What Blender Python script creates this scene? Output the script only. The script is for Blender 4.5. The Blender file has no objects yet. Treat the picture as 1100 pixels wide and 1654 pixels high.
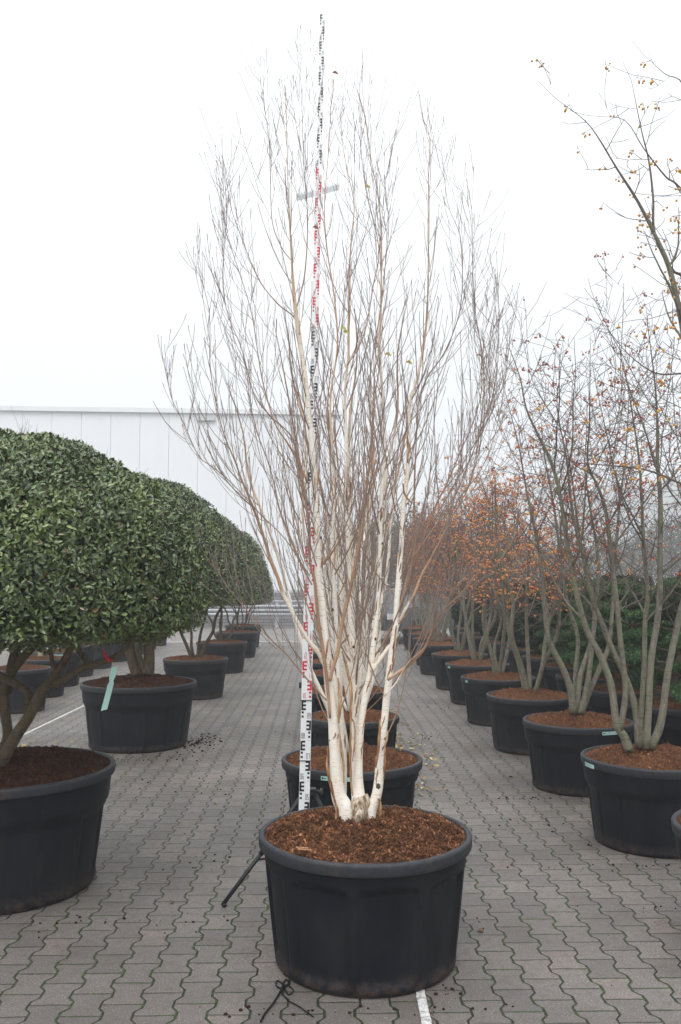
import bpy, math, random
import numpy as np
from math import sin, cos, tan, radians, pi
from mathutils import Vector, Matrix, noise

S = bpy.context.scene
COL = S.collection

# ------------------------------------------------------------------ camera
FPX, EYE = 1400.0, 1.61
YAW, PITCH = math.atan(30/FPX), math.atan(113/FPX)
cF = np.array((sin(YAW)*cos(PITCH), cos(YAW)*cos(PITCH), sin(PITCH)))
cR = np.array((cos(YAW), -sin(YAW), 0.0))
cU = np.cross(cR, cF)
cam = bpy.data.cameras.new('camera'); cam_o = bpy.data.objects.new('camera', cam); COL.objects.link(cam_o)
cam.sensor_fit = 'VERTICAL'; cam.sensor_height = 36; cam.lens = FPX/1654*36
cam.clip_start = 0.05; cam.clip_end = 3000
cam_o.matrix_world = Matrix(((cR[0], cU[0], -cF[0], 0), (cR[1], cU[1], -cF[1], 0), (cR[2], cU[2], -cF[2], EYE), (0, 0, 0, 1)))
S.camera = cam_o

def at(px, py, Y):
    d = cF + (px-550)/FPX*cR - (py-827)/FPX*cU
    t = Y/d[1]
    return np.array((t*d[0], Y, EYE+t*d[2]))
def gr(px, py, z=0.0):
    d = cF + (px-550)/FPX*cR - (py-827)/FPX*cU
    t = (z-EYE)/d[2]
    return np.array((t*d[0], t*d[1], z))

# ------------------------------------------------------------------ sky and sun
SUN_EL, SUN_AZ = radians(55), radians(200)
W = bpy.data.worlds.new('World'); S.world = W; W.use_nodes = True
wn, wl = W.node_tree.nodes, W.node_tree.links
wn.clear()
sky = wn.new('ShaderNodeTexSky'); sky.sky_type = 'NISHITA'; sky.sun_disc = False
sky.sun_elevation = SUN_EL; sky.sun_rotation = SUN_AZ; sky.dust_density = 5; sky.air_density = 1
hs = wn.new('ShaderNodeHueSaturation'); hs.inputs['Saturation'].default_value = 0.12
wl.new(sky.outputs[0], hs.inputs['Color'])
mx = wn.new('ShaderNodeMix'); mx.data_type = 'RGBA'; mx.inputs[0].default_value = 0.82
wl.new(hs.outputs[0], mx.inputs[6]); mx.inputs[7].default_value = (9.9, 10.3, 10.7, 1)
bg = wn.new('ShaderNodeBackground'); bg.inputs['Strength'].default_value = 0.115
# overcast luminance: dull at the horizon, brightest overhead
tc = wn.new('ShaderNodeTexCoord'); sx = wn.new('ShaderNodeSeparateXYZ'); wl.new(tc.outputs['Generated'], sx.inputs[0])
def wm(op, a, b):
    n = wn.new('ShaderNodeMath'); n.operation = op
    for i, v in enumerate((a, b)):
        if isinstance(v, (int, float)): n.inputs[i].default_value = v
        else: wl.new(v, n.inputs[i])
    return n.outputs[0]
lum = wm('ADD', .585, wm('MULTIPLY', 1.0, wm('POWER', wm('MAXIMUM', sx.outputs[2], 0.0), 2.2)))
sc_ = wn.new('ShaderNodeMix'); sc_.data_type = 'RGBA'; sc_.blend_type = 'MULTIPLY'; sc_.inputs[0].default_value = 1
wl.new(mx.outputs[2], sc_.inputs[6]); wl.new(lum, sc_.inputs[7])
wl.new(sc_.outputs[2], bg.inputs['Color'])
wo = wn.new('ShaderNodeOutputWorld'); wl.new(bg.outputs[0], wo.inputs['Surface'])

sl = bpy.data.lights.new('sun', 'SUN'); sl.energy = 0.6; sl.angle = radians(25); sl.color = (1, .97, .93)
so = bpy.data.objects.new('sun', sl); COL.objects.link(so)
sd = Vector((sin(SUN_AZ)*cos(SUN_EL), cos(SUN_AZ)*cos(SUN_EL), sin(SUN_EL)))
so.rotation_euler = sd.to_track_quat('Z', 'Y').to_euler()
S.view_settings.view_transform = 'Standard'; S.view_settings.look = 'None'
S.view_settings.exposure = 0.70; S.view_settings.gamma = 1.0
S.render.engine = 'CYCLES'
S.cycles.max_bounces = 6; S.cycles.diffuse_bounces = 3; S.cycles.glossy_bounces = 2
S.cycles.transparent_max_bounces = 4; S.cycles.volume_bounces = 1; S.cycles.transmission_bounces = 2
S.cycles.use_denoising = True
S.cycles.pixel_filter_type = 'BLACKMAN_HARRIS'; S.cycles.filter_width = 1.5

# ------------------------------------------------------------------ materials
class NT:
    def __init__(s, name):
        s.m = bpy.data.materials.new(name); s.m.use_nodes = True
        s.n = s.m.node_tree.nodes; s.l = s.m.node_tree.links
        s.b = s.n['Principled BSDF']
    def put(s, sock, v):
        if isinstance(v, bpy.types.NodeSocket): s.l.new(v, sock)
        elif v is not None: sock.default_value = v
    def math(s, op, a, b=None, c=None, clamp=False):
        n = s.n.new('ShaderNodeMath'); n.operation = op; n.use_clamp = clamp
        s.put(n.inputs[0], a); s.put(n.inputs[1], b); s.put(n.inputs[2], c); return n.outputs[0]
    def noise(s, vec, scale, detail=3, rough=.5, dim='3D'):
        n = s.n.new('ShaderNodeTexNoise'); n.noise_dimensions = dim; s.put(n.inputs['Vector'], vec)
        n.inputs['Scale'].default_value = scale; n.inputs['Detail'].default_value = detail
        n.inputs['Roughness'].default_value = rough; return n.outputs['Fac']
    def ramp(s, f, stops, interp='LINEAR'):
        n = s.n.new('ShaderNodeValToRGB'); s.put(n.inputs[0], f); cr = n.color_ramp; cr.interpolation = interp
        while len(cr.elements) < len(stops): cr.elements.new(0.5)
        for e, (p, c) in zip(cr.elements, stops): e.position = p; e.color = c if len(c) == 4 else (*c, 1)
        return n.outputs[0]
    def mix(s, f, a, b, mode='MIX'):
        n = s.n.new('ShaderNodeMix'); n.data_type = 'RGBA'; n.blend_type = mode
        s.put(n.inputs[0], f); s.put(n.inputs[6], a if not isinstance(a, tuple) else (*a[:3], 1))
        s.put(n.inputs[7], b if not isinstance(b, tuple) else (*b[:3], 1)); return n.outputs[2]
    def coord(s, which='Object', scale=None):
        n = s.n.new('ShaderNodeTexCoord'); o = n.outputs[which]
        if scale:
            m = s.n.new('ShaderNodeMapping'); m.inputs['Scale'].default_value = scale; s.l.new(o, m.inputs[0]); o = m.outputs[0]
        return o
    def attr(s, name):
        n = s.n.new('ShaderNodeAttribute'); n.attribute_name = name; return n.outputs['Fac']
    def bump(s, h, strength=.5, dist=.01):
        n = s.n.new('ShaderNodeBump'); n.inputs['Strength'].default_value = strength
        n.inputs['Distance'].default_value = dist; s.l.new(h, n.inputs['Height']); s.l.new(n.outputs[0], s.b.inputs['Normal'])
    def out(s, col=None, rough=None, spec=None):
        s.put(s.b.inputs['Base Color'], col if not isinstance(col, tuple) else (*col[:3], 1))
        s.put(s.b.inputs['Roughness'], rough)
        if spec is not None: s.b.inputs['Specular IOR Level'].default_value = spec
        return s.m

def plain(name, col, rough=.6, spec=.4, var=.15, scale=12, metal=0):
    t = NT(name); n = t.noise(t.coord(), scale, 4, .6)
    a = tuple(c*(1-var) for c in col); b = tuple(min(1, c*(1+var)) for c in col)
    t.b.inputs['Metallic'].default_value = metal
    return t.out(t.ramp(n, [(.3, a), (.7, b)]), rough, spec)

M = {}
# concrete pavers, I-shaped, laid in staggered courses, moss in the joints
def paver_mat():
    t = NT('pavers')
    PW, PL, A = .138, .178, .085
    sep = t.n.new('ShaderNodeSeparateXYZ'); pos = t.coord('Object'); t.l.new(pos, sep.inputs[0])
    jx = t.math('MULTIPLY', t.math('SUBTRACT', t.noise(pos, 9, 2), .5), .006)
    jy = t.math('MULTIPLY', t.math('SUBTRACT', t.noise(pos, 13, 2), .5), .010)
    u = t.math('DIVIDE', t.math('ADD', sep.outputs[0], jx), PW)
    v = t.math('DIVIDE', t.math('ADD', sep.outputs[1], jy), PL)
    w = t.math('MULTIPLY', t.math('MULTIPLY', t.math('COSINE', t.math('MULTIPLY', v, 2*pi)), 1.9), 1.0)
    w = t.math('MAXIMUM', t.math('MINIMUM', w, 1.0), -1.0)
    k = t.math('ROUND', u)
    par = t.math('SUBTRACT', 1.0, t.math('MULTIPLY', t.math('ABSOLUTE', t.math('MODULO', k, 2.0)), 2.0))
    b = t.math('ADD', k, t.math('MULTIPLY', t.math('MULTIPLY', par, w), A))
    du = t.math('SUBTRACT', u, b)
    col = t.math('SUBTRACT', k, t.math('LESS_THAN', du, 0.0))
    odd = t.math('ABSOLUTE', t.math('MODULO', col, 2.0))
    vc = t.math('ADD', v, t.math('MULTIPLY', t.math('SUBTRACT', 1.0, odd), .5))
    row = t.math('ROUND', vc)
    dv = t.math('ABSOLUTE', t.math('SUBTRACT', vc, row))
    rowc = t.math('FLOOR', vc)
    d1 = t.math('MULTIPLY', t.math('ABSOLUTE', du), PW)
    d2 = t.math('MULTIPLY', dv, PL)
    d = t.math('MINIMUM', d1, t.math('ADD', d2, .0012))
    cmb = t.n.new('ShaderNodeCombineXYZ'); t.l.new(col, cmb.inputs[0]); t.l.new(rowc, cmb.inputs[1])
    wnz = t.n.new('ShaderNodeTexWhiteNoise'); t.l.new(cmb.outputs[0], wnz.inputs[0])
    blk = wnz.outputs['Value']
    fine = t.noise(pos, 150, 4, .8); mid = t.noise(pos, 26, 4, .6); big = t.noise(pos, .9, 4, .6)
    base = t.ramp(fine, [(.28, (.055, .050, .047)), (.5, (.142, .132, .126)), (.60, (.21, .194, .18)), (.68, (.62, .55, .49))])
    base = t.mix(t.math('MULTIPLY', t.math('SUBTRACT', blk, .5), .5, clamp=False), base, (.1, .1, .1)) if 0 else base
    tint = t.ramp(blk, [(0, (.78, .77, .78)), (.5, (.94, .93, .92)), (.9, (1.06, 1.03, 1.0)), (1, (1.12, 1.05, 1.02))])
    base = t.mix(1.0, base, tint, 'MULTIPLY')
    wear = t.ramp(big, [(.3, (.70, .67, .65)), (.5, (1, .98, .96)), (.7, (1.25, 1.22, 1.19))])
    base = t.mix(1.0, base, wear, 'MULTIPLY')
    dirt = t.ramp(mid, [(.48, (0, 0, 0)), (.70, (1, 1, 1))])
    base = t.mix(t.math('MULTIPLY', dirt, .5), base, (.10, .075, .058))
    # brown soil traces in patches
    soil = t.math('MULTIPLY', t.ramp(t.noise(pos, 1.7, 5, .7), [(.54, (0, 0, 0)), (.68, (1, 1, 1))]), t.ramp(t.noise(pos, 45, 3, .6), [(.42, (0, 0, 0)), (.6, (1, 1, 1))]))
    base = t.mix(t.math('MULTIPLY', soil, .6), base, (.075, .042, .027))
    jn = t.noise(pos, 30, 3, .6)
    mossw = t.ramp(t.noise(pos, 3.0, 4, .65), [(.42, (0, 0, 0)), (.56, (1, 1, 1))])
    jw = t.math('ADD', t.math('ADD', .0006, t.math('MULTIPLY', mossw, .0020)), t.math('MULTIPLY', jn, .0052))
    joint = t.math('SUBTRACT', 1.0, t.ramp_step(d, jw, .0022)) if 0 else t.math('SUBTRACT', 1.0, t.math('DIVIDE', t.math('SUBTRACT', d, jw), .0022, clamp=True), clamp=True)
    moss = t.ramp(t.noise(pos, 3.0, 4, .65), [(.42, (0, 0, 0)), (.56, (1, 1, 1))])
    moss2 = t.ramp(t.noise(pos, 60, 3, .7), [(.42, (0, 0, 0)), (.6, (1, 1, 1))])
    jc = t.mix(t.math('MULTIPLY', moss, moss2), (.012, .011, .010), (.055, .085, .014))
    t.out(t.mix(joint, base, jc), t.math('ADD', .44, t.math('MULTIPLY', mid, .3)), .55)
    h = t.math('ADD', t.math('MULTIPLY', t.math('DIVIDE', d, .006, clamp=True), .8), t.math('ADD', t.math('MULTIPLY', fine, .16), t.math('MULTIPLY', blk, .2)))
    t.bump(h, .8, .006)
    return t.m
M['paver'] = paver_mat()
t = NT('asphalt'); p = t.coord()
c = t.ramp(t.noise(p, 60, 4, .7), [(.3, (.15, .14, .13)), (.7, (.27, .255, .24))])
M['road'] = t.out(t.mix(t.ramp(t.noise(p, .6, 4), [(.4, (0, 0, 0)), (.7, (.4, .4, .4))]), c, (.12, .11, .10)), .85, .2)
M['soilground'] = plain('bare_ground', (.10, .10, .085), .95, .1, .3, 3)

def plastic_mat():
    t = NT('black_plastic'); p = t.coord()
    dust = t.ramp(t.noise(p, 3.2, 5, .65), [(.45, (0, 0, 0)), (.8, (1, 1, 1))])
    streak = t.noise(t.coord('Object', (14, 14, 1.2)), 2, 4, .6)
    c = t.ramp(streak, [(.3, (.0042, .0056, .0090)), (.7, (.0076, .0098, .0150))])
    c = t.mix(t.math('MULTIPLY', dust, .20), c, (.085, .070, .058))
    sep = t.n.new('ShaderNodeSeparateXYZ'); t.l.new(p, sep.inputs[0])
    low = t.math('SUBTRACT', 1.0, t.math('DIVIDE', sep.outputs[2], .085), clamp=True)
    low = t.math('MULTIPLY', low, t.ramp(t.noise(p, 25, 4, .7), [(.42, (0, 0, 0)), (.6, (1, 1, 1))]))
    c = t.mix(t.math('MULTIPLY', low, .65), c, (.085, .05, .032))
    scuff = t.ramp(t.noise(t.coord('Object', (30, 30, 6)), 3, 5, .75), [(.66, (0, 0, 0)), (.76, (1, 1, 1))])
    c = t.mix(t.math('MULTIPLY', scuff, .22), c, (.2, .19, .18))
    t.out(c, t.math('ADD', .5, t.math('MULTIPLY', dust, .25)), .17)
    t.bump(t.noise(p, 55, 3, .6), .12, .004)
    return t.m
M['pot'] = plastic_mat()
t = NT('rim_plastic'); p = t.coord()
c = t.ramp(t.noise(p, 30, 5, .7), [(.3, (.020, .022, .027)), (.62, (.032, .035, .041)), (.8, (.07, .07, .072))])
c = t.mix(t.math('MULTIPLY', t.ramp(t.noise(p, 9, 5, .75), [(.56, (0, 0, 0)), (.7, (1, 1, 1))]), .45), c, (.10, .062, .04))
t.out(c, .55, .3); t.bump(t.noise(p, 70, 3, .6), .2, .003); M['rim'] = t.m

def mulch_mat(name, dark, light):
    t = NT(name); p = t.coord()
    tone = t.attr('tone')
    n = t.noise(p, 42, 5, .8)
    f = t.math('ADD', t.math('MULTIPLY', tone, .75), t.math('MULTIPLY', t.math('SUBTRACT', n, .22), .75))
    mid = tuple((a+b)/2*.8 for a, b in zip(dark, light))
    c = t.ramp(f, [(.1, dark), (.45, mid), (.8, light), (1, tuple(min(1, x*1.6) for x in light))])
    big = t.ramp(t.noise(p, 5, 3, .6), [(.3, (.7, .68, .66)), (.7, (1.15, 1.1, 1.05))])
    t.out(t.mix(1.0, c, big, 'MULTIPLY'), .95, .12)
    t.bump(t.noise(p, 120, 4, .8), .9, .012)
    return t.m
M['mulch'] = mulch_mat('peat_mulch', (.030, .0125, .007), (.42, .195, .10))
M['mulch_dark'] = mulch_mat('dark_mulch', (.014, .006, .0035), (.17, .075, .042))
M['mulch_pale'] = mulch_mat('bark_chips', (.035, .015, .009), (.26, .125, .07))

def birch_mat():
    t = NT('birch_bark'); p = t.coord(); tone = t.attr('tone')
    wig = t.math('MULTIPLY', t.math('SUBTRACT', t.noise(p, 7, 3), .5), .22)
    f = t.math('ADD', tone, wig)
    c = t.ramp(f, [(0, (.26, .205, .19)), (.2, (.28, .205, .165)), (.38, (.33, .19, .11)), (.55, (.56, .38, .25)), (.74, (.78, .70, .59)), (1, (.85, .80, .72))])
    white = t.ramp(tone, [(.55, (0, 0, 0)), (.8, (1, 1, 1))])
    pk = t.ramp(t.noise(t.coord('Object', (14, 14, 4)), 1, 5, .7), [(.42, (1, 1, 1)), (.56, (.97, .94, .90)), (.66, (.90, .81, .70)), (.74, (.72, .52, .36))])
    c = t.mix(white, c, t.mix(1.0, c, pk, 'MULTIPLY'))
    lent = t.ramp(t.noise(t.coord('Object', (26, 26, 300)), 1, 2, .5), [(.61, (0, 0, 0)), (.66, (1, 1, 1))])
    c = t.mix(t.math('MULTIPLY', lent, .5), c, (.22, .13, .08))
    scar = t.ramp(t.noise(t.coord('Object', (22, 22, 50)), 1, 4, .7), [(.70, (0, 0, 0)), (.73, (1, 1, 1))])
    c = t.mix(t.math('MULTIPLY', scar, t.math('MULTIPLY', white, .8)), c, (.12, .075, .05))
    t.out(c, .6, .3); t.bump(t.noise(t.coord('Object', (30, 30, 12)), 3, 4, .7), .25, .004)
    return t.m
M['birch'] = birch_mat()
t = NT('peeled_bark'); p = t.coord('Object', (40, 40, 6))
M['peel'] = t.out(t.ramp(t.noise(p, 1.5, 4, .7), [(.3, (.07, .032, .016)), (.45, (.24, .115, .05)), (.58, (.42, .25, .12)), (.72, (.60, .47, .31))]), .7, .3)
t = NT('rough_base_bark'); p = t.coord('Object', (60, 60, 22))
t.out(t.ramp(t.noise(p, 1, 5, .75), [(.3, (.05, .033, .02)), (.44, (.24, .165, .10)), (.54, (.52, .42, .31)), (.64, (.78, .72, .64))]), .85, .2)
t.bump(t.noise(p, 1.3, 5, .75), .9, .01); M['rough'] = t.m
def bark_mat(name, a, b, green):
    t = NT(name); p = t.coord('Object', (25, 25, 9)); tone = t.attr('tone')
    c = t.ramp(t.noise(p, 1.6, 5, .75), [(.28, a), (.72, b)])
    c = t.mix(t.ramp(t.noise(t.coord(), 6, 3, .6), [(.42, (0, 0, 0)), (.66, (.75, .75, .75))]), c, green)
    c = t.mix(t.ramp(tone, [(.1, (1, 1, 1)), (.5, (0, 0, 0))]), c, (.15, .11, .105))
    ring = t.ramp(t.noise(t.coord('Object', (9, 9, 95)), 1, 3, .6), [(.56, (0, 0, 0)), (.66, (1, 1, 1))])
    c = t.mix(t.math('MULTIPLY', ring, .5), c, tuple(x*.8 for x in a))
    t.out(c, .85, .2); t.bump(t.noise(p, 3.5, 5, .75), .9, .008)
    return t.m
M['crab'] = bark_mat('crab_apple_bark', (.08, .07, .055), (.31, .285, .235), (.20, .205, .12))
M['osm'] = bark_mat('evergreen_bark', (.045, .032, .022), (.20, .15, .105), (.12, .10, .05))
M['pale'] = bark_mat('pale_bark', (.30, .25, .17), (.55, .47, .34), (.38, .36, .2))
M['conif'] = bark_mat('conifer_bark', (.06, .045, .035), (.18, .13, .10), (.1, .09, .05))

def leaf_mat(name, stops, rough=.42, spec=.5):
    t = NT(name); tone = t.attr('tone')
    t.out(t.ramp(tone, stops), rough, spec)
    return t.m
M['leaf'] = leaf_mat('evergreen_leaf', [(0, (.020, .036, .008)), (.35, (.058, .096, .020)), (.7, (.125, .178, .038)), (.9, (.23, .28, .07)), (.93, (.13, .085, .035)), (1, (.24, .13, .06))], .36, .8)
M['needle'] = leaf_mat('conifer_needle', [(0, (.022, .058, .022)), (.5, (.055, .120, .040)), (1, (.13, .22, .07))], .6, .25)
M['yew'] = leaf_mat('yew_needle', [(0, (.008, .020, .009)), (.6, (.018, .042, .015)), (.93, (.035, .065, .02)), (1, (.12, .075, .03))], .65, .2)
M['fruit_o'] = leaf_mat('orange_fruit', [(0, (.50, .13, .035)), (.5, (.70, .25, .06)), (1, (.78, .40, .10))], .38, .5)
M['fruit_y'] = leaf_mat('yellow_fruit', [(0, (.50, .20, .03)), (.5, (.66, .33, .05)), (1, (.72, .45, .09))], .38, .5)
M['fruit_r'] = leaf_mat('red_fruit', [(0, (.16, .018, .012)), (.5, (.36, .055, .025)), (1, (.58, .16, .04))], .38, .5)
M['deadleaf'] = leaf_mat('fallen_leaf', [(0, (.07, .03, .015)), (.3, (.28, .13, .05)), (.6, (.46, .33, .10)), (.85, (.40, .44, .13)), (1, (.62, .52, .34))], .6, .3)
M['crumb'] = plain('soil_crumb', (.035, .017, .011), .95, .1, .5, 60)
M['wall'] = plain('wall_panel_paint', (.80, .81, .825), .55, .3, .012, .3)
M['trim'] = plain('roof_trim', (.76, .77, .78), .5, .3, .03, 2)
M['dark'] = plain('dark_plastic', (.010, .0105, .012), .5, .5, .2, 20)
M['steel'] = plain('galvanised_steel', (.46, .475, .49), .45, .5, .12, 8, .35)
t = NT('concrete_blocks'); br = t.n.new('ShaderNodeTexBrick'); t.l.new(t.coord('Generated', (60, 1, 9)), br.inputs[0])
M['block'] = None
t = NT('concrete_blocks'); mp = t.n.new('ShaderNodeMapping'); mp.inputs['Rotation'].default_value = (radians(90), 0, 0); t.l.new(t.coord(), mp.inputs[0])
br = t.n.new('ShaderNodeTexBrick'); t.l.new(mp.outputs[0], br.inputs['Vector']); br.inputs['Scale'].default_value = 1.0
br.inputs['Brick Width'].default_value = .44; br.inputs['Row Height'].default_value = .12; br.inputs['Mortar Size'].default_value = .014
br.inputs['Color1'].default_value = (.22, .225, .23, 1); br.inputs['Color2'].default_value = (.29, .295, .30, 1); br.inputs['Mortar'].default_value = (.12, .12, .125, 1)
M['block'] = t.out(br.outputs[0], .85, .2)
M['white'] = plain('staff_white', (.78, .79, .80), .35, .4, .02, 30)
M['red'] = plain('staff_red', (.62, .018, .05), .4, .4, .1, 30)
M['black'] = plain('staff_black', (.012, .012, .014), .4, .4, .2, 30)
M['mint'] = plain('mint_label', (.42, .66, .58), .45, .4, .05, 20)
M['ribbon'] = plain('red_ribbon', (.55, .012, .02), .5, .4, .15, 20)
t = NT('worn_white_paint'); p = t.coord()
M['paint'] = t.out(t.ramp(t.noise(p, 40, 5, .7), [(.36, (.20, .19, .185)), (.5, (.50, .49, .48)), (.62, (.66, .65, .63))]), .7, .3)
M['kerbline'] = plain('pale_kerb', (.42, .40, .38), .8, .2, .15, 6)
M['hill'] = plain('wooded_hill', (.055, .06, .055), .95, .1, .35, .06)
M['carpaint'] = plain('car_paint_dark', (.035, .045, .055), .3, .6, .05, 3)
M['carwhite'] = plain('car_paint_white', (.70, .71, .72), .3, .6, .03, 3)
M['glass'] = plain('dark_glass', (.02, .025, .03), .08, .8, .1, 3)
M['tyre'] = plain('tyre_rubber', (.018, .018, .019), .8, .3, .2, 30)
M['lampglass'] = plain('lamp_glass', (.6, .6, .58), .15, .7, .05, 3)
M['beige'] = plain('beige_render', (.50, .44, .40), .85, .2, .08, 1)
M['rooft'] = plain('grey_roof', (.14, .14, .15), .85, .2, .15, 2)
M['cord'] = plain('black_cord', (.010, .010, .011), .8, .2, .3, 60)
M['misty'] = leaf_mat('bare_tree_mass', [(0, (.05, .05, .038)), (.6, (.085, .09, .06)), (1, (.13, .12, .085))], .9, .1)
M['chip'] = plain('wood_chip', (.42, .22, .12), .8, .2, .3, 60)

# ------------------------------------------------------------------ mesh helpers
class MB:
    """collects numpy vertex / quad / tri arrays plus a per-vertex 'tone' value"""
    def __init__(s): s.v = []; s.q = []; s.t = []; s.a = []; s.n = 0
    def add(s, v, q=None, t=None, tone=0.5):
        v = np.asarray(v, float).reshape(-1, 3)
        if q is not None and len(q): s.q.append(np.asarray(q, int).reshape(-1, 4)+s.n)
        if t is not None and len(t): s.t.append(np.asarray(t, int).reshape(-1, 3)+s.n)
        s.v.append(v); s.a.append(np.broadcast_to(np.asarray(tone, float), (len(v),)).copy()); s.n += len(v)
        return s
    def box(s, c, size, rz=0, tone=.5, rx=0, ry=0):
        h = np.array(size)/2
        v = np.array([(x, y, z) for x in (-1, 1) for y in (-1, 1) for z in (-1, 1)], float)*h
        R = np.array(Matrix.Rotation(rz, 3, 'Z') @ Matrix.Rotation(ry, 3, 'Y') @ Matrix.Rotation(rx, 3, 'X'))
        v = v@R.T+np.array(c)
        return s.add(v, [(0, 1, 3, 2), (4, 6, 7, 5), (0, 4, 5, 1), (2, 3, 7, 6), (0, 2, 6, 4), (1, 5, 7, 3)], tone=tone)
    def tube(s, pts, rad, sides=5, tone=.5, cap=True, flat=None):
        P = np.asarray(pts, float); n = len(P)
        rad = np.broadcast_to(np.asarray(rad, float), (n,))
        T = np.gradient(P, axis=0); T /= np.linalg.norm(T, axis=1)[:, None]+1e-12
        ref = np.array((0.0, -1.0, 0.0)) if abs(T[:, 1]).max() < .9 else np.array((1.0, 0.0, 0.0)) if abs(T[:, 0]).max() < .9 else np.array((0, 0, 1.0))
        N = ref-(T@ref)[:, None]*T; N /= np.linalg.norm(N, axis=1)[:, None]+1e-9
        B = np.cross(T, N)
        a = np.linspace(0, 2*pi, sides, endpoint=False)
        ca, sa = np.cos(a), np.sin(a)*(flat or 1)
        if flat: ca, sa = np.cos(a)*flat, np.sin(a)
        V = P[:, None, :]+rad[:, None, None]*(ca[None, :, None]*N[:, None, :]+sa[None, :, None]*B[:, None, :])
        i = np.arange(n-1)[:, None]*sides; j = np.arange(sides)[None, :]; j2 = (j+1) % sides
        Q = np.stack([i+j, i+j2, i+sides+j2, i+sides+j], -1).reshape(-1, 4)
        tn = np.repeat(np.broadcast_to(np.asarray(tone, float), (n,)), sides)
        if cap and sides >= 3:
            V = np.concatenate([V.reshape(-1, 3), P[:1], P[-1:]]); tn = np.concatenate([tn, tn[:1], tn[-1:]])
            c0 = n*sides; jj = np.arange(sides); jn = (jj+1) % sides
            t0 = np.stack([np.full(sides, c0), jn, jj], -1); t1 = np.stack([np.full(sides, c0+1), (n-1)*sides+jj, (n-1)*sides+jn], -1)
            return s.add(V, Q, np.concatenate([t0, t1]), tn)
        return s.add(V.reshape(-1, 3), Q, None, tn)
    def lathe(s, prof, seg=48, mod=None, c=(0, 0, 0), tone=.5):
        """prof: list of (r, z); mod(angle array, i) -> radius offset"""
        a = np.linspace(0, 2*pi, seg, endpoint=False); V = []
        for i, (r, z) in enumerate(prof):
            rr = r+(mod(a, i) if mod else 0)
            V.append(np.stack([rr*np.cos(a)+c[0], rr*np.sin(a)+c[1], np.full(seg, z)+c[2]], -1))
        n = len(prof); i = np.arange(n-1)[:, None]*seg; j = np.arange(seg)[None, :]; j2 = (j+1) % seg
        Q = np.stack([i+j, i+j2, i+seg+j2, i+seg+j], -1).reshape(-1, 4)
        return s.add(np.concatenate(V), Q, tone=tone)
    def ball(s, c, r, tone=.5, sc=(1, 1, 1)):
        V, F = ICO
        return s.add(V*np.array(sc)*r+np.asarray(c), None, F, tone)
    def mesh(s, name, mat, smooth=True):
        me = bpy.data.meshes.new(name)
        V = np.concatenate(s.v); nq = sum(map(len, s.q)); nt = sum(map(len, s.t))
        me.vertices.add(len(V)); me.vertices.foreach_set('co', V.astype(np.float32).ravel())
        li = np.concatenate([np.concatenate(s.q).ravel() if s.q else np.zeros(0, int), np.concatenate(s.t).ravel() if s.t else np.zeros(0, int)])
        me.loops.add(len(li)); me.loops.foreach_set('vertex_index', li.astype(np.int32))
        ls = np.concatenate([np.arange(nq)*4, nq*4+np.arange(nt)*3])
        me.polygons.add(nq+nt); me.polygons.foreach_set('loop_start', ls.astype(np.int32))
        me.polygons.foreach_set('use_smooth', np.full(nq+nt, smooth))
        me.update(calc_edges=True)
        at_ = me.attributes.new('tone', 'FLOAT', 'POINT'); at_.data.foreach_set('value', np.concatenate(s.a).astype(np.float32))
        me.materials.append(mat); return me
    def obj(s, name, mat, parent=None, smooth=True):
        return link(name, s.mesh(name, mat, smooth), parent)

def _ico():
    g = (1+5**.5)/2
    v = np.array([(-1, g, 0), (1, g, 0), (-1, -g, 0), (1, -g, 0), (0, -1, g), (0, 1, g), (0, -1, -g), (0, 1, -g), (g, 0, -1), (g, 0, 1), (-g, 0, -1), (-g, 0, 1)], float)
    v /= np.linalg.norm(v[0])
    f = [(0, 11, 5), (0, 5, 1), (0, 1, 7), (0, 7, 10), (0, 10, 11), (1, 5, 9), (5, 11, 4), (11, 10, 2), (10, 7, 6), (7, 1, 8), (3, 9, 4), (3, 4, 2), (3, 2, 6), (3, 6, 8), (3, 8, 9), (4, 9, 5), (2, 4, 11), (6, 2, 10), (8, 6, 7), (9, 8, 1)]
    return v, np.array(f)
ICO = _ico()

def link(name, me, parent=None):
    o = bpy.data.objects.new(name, me); COL.objects.link(o)
    if parent: o.parent = parent
    return o
def thing(name, label, cat, loc=(0, 0, 0), rz=0, group=None):
    o = bpy.data.objects.new(name, None); COL.objects.link(o); o.empty_display_size = .2
    o.location = loc; o.rotation_euler = (0, 0, rz); tag(o, label, cat, group); return o
def tag(o, label, cat, group=None):
    o['label'] = label; o['category'] = cat
    if group: o['group'] = group
    return o
def kind(o, k): o['kind'] = k; return o
def dup(root, loc, rz=0, label=None, scale=1):
    def cp(o, par):
        c = o.copy(); COL.objects.link(c)
        if par: c.parent = par
        for ch in o.children: cp(ch, c)
        return c
    r = cp(root, None); r.location = loc; r.rotation_euler = (0, 0, rz); r.scale = (scale,)*3
    if label: r['label'] = label
    return r
def smoothline(pts, n):
    """Catmull-Rom through the given points, n samples per span"""
    P = np.asarray(pts, float); Q = np.vstack([2*P[0]-P[1], P, 2*P[-1]-P[-2]]); out = []
    for i in range(1, len(Q)-2):
        for k in range(n):
            u = k/n
            out.append(.5*((2*Q[i])+(-Q[i-1]+Q[i+1])*u+(2*Q[i-1]-5*Q[i]+4*Q[i+1]-Q[i+2])*u*u+(-Q[i-1]+3*Q[i]-3*Q[i+1]+Q[i+2])*u**3))
    out.append(P[-1]); return np.array(out)
ORD = ['first', 'second', 'third', 'fourth', 'fifth', 'sixth', 'seventh', 'eighth', 'ninth', 'tenth', 'eleventh', 'twelfth']

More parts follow.
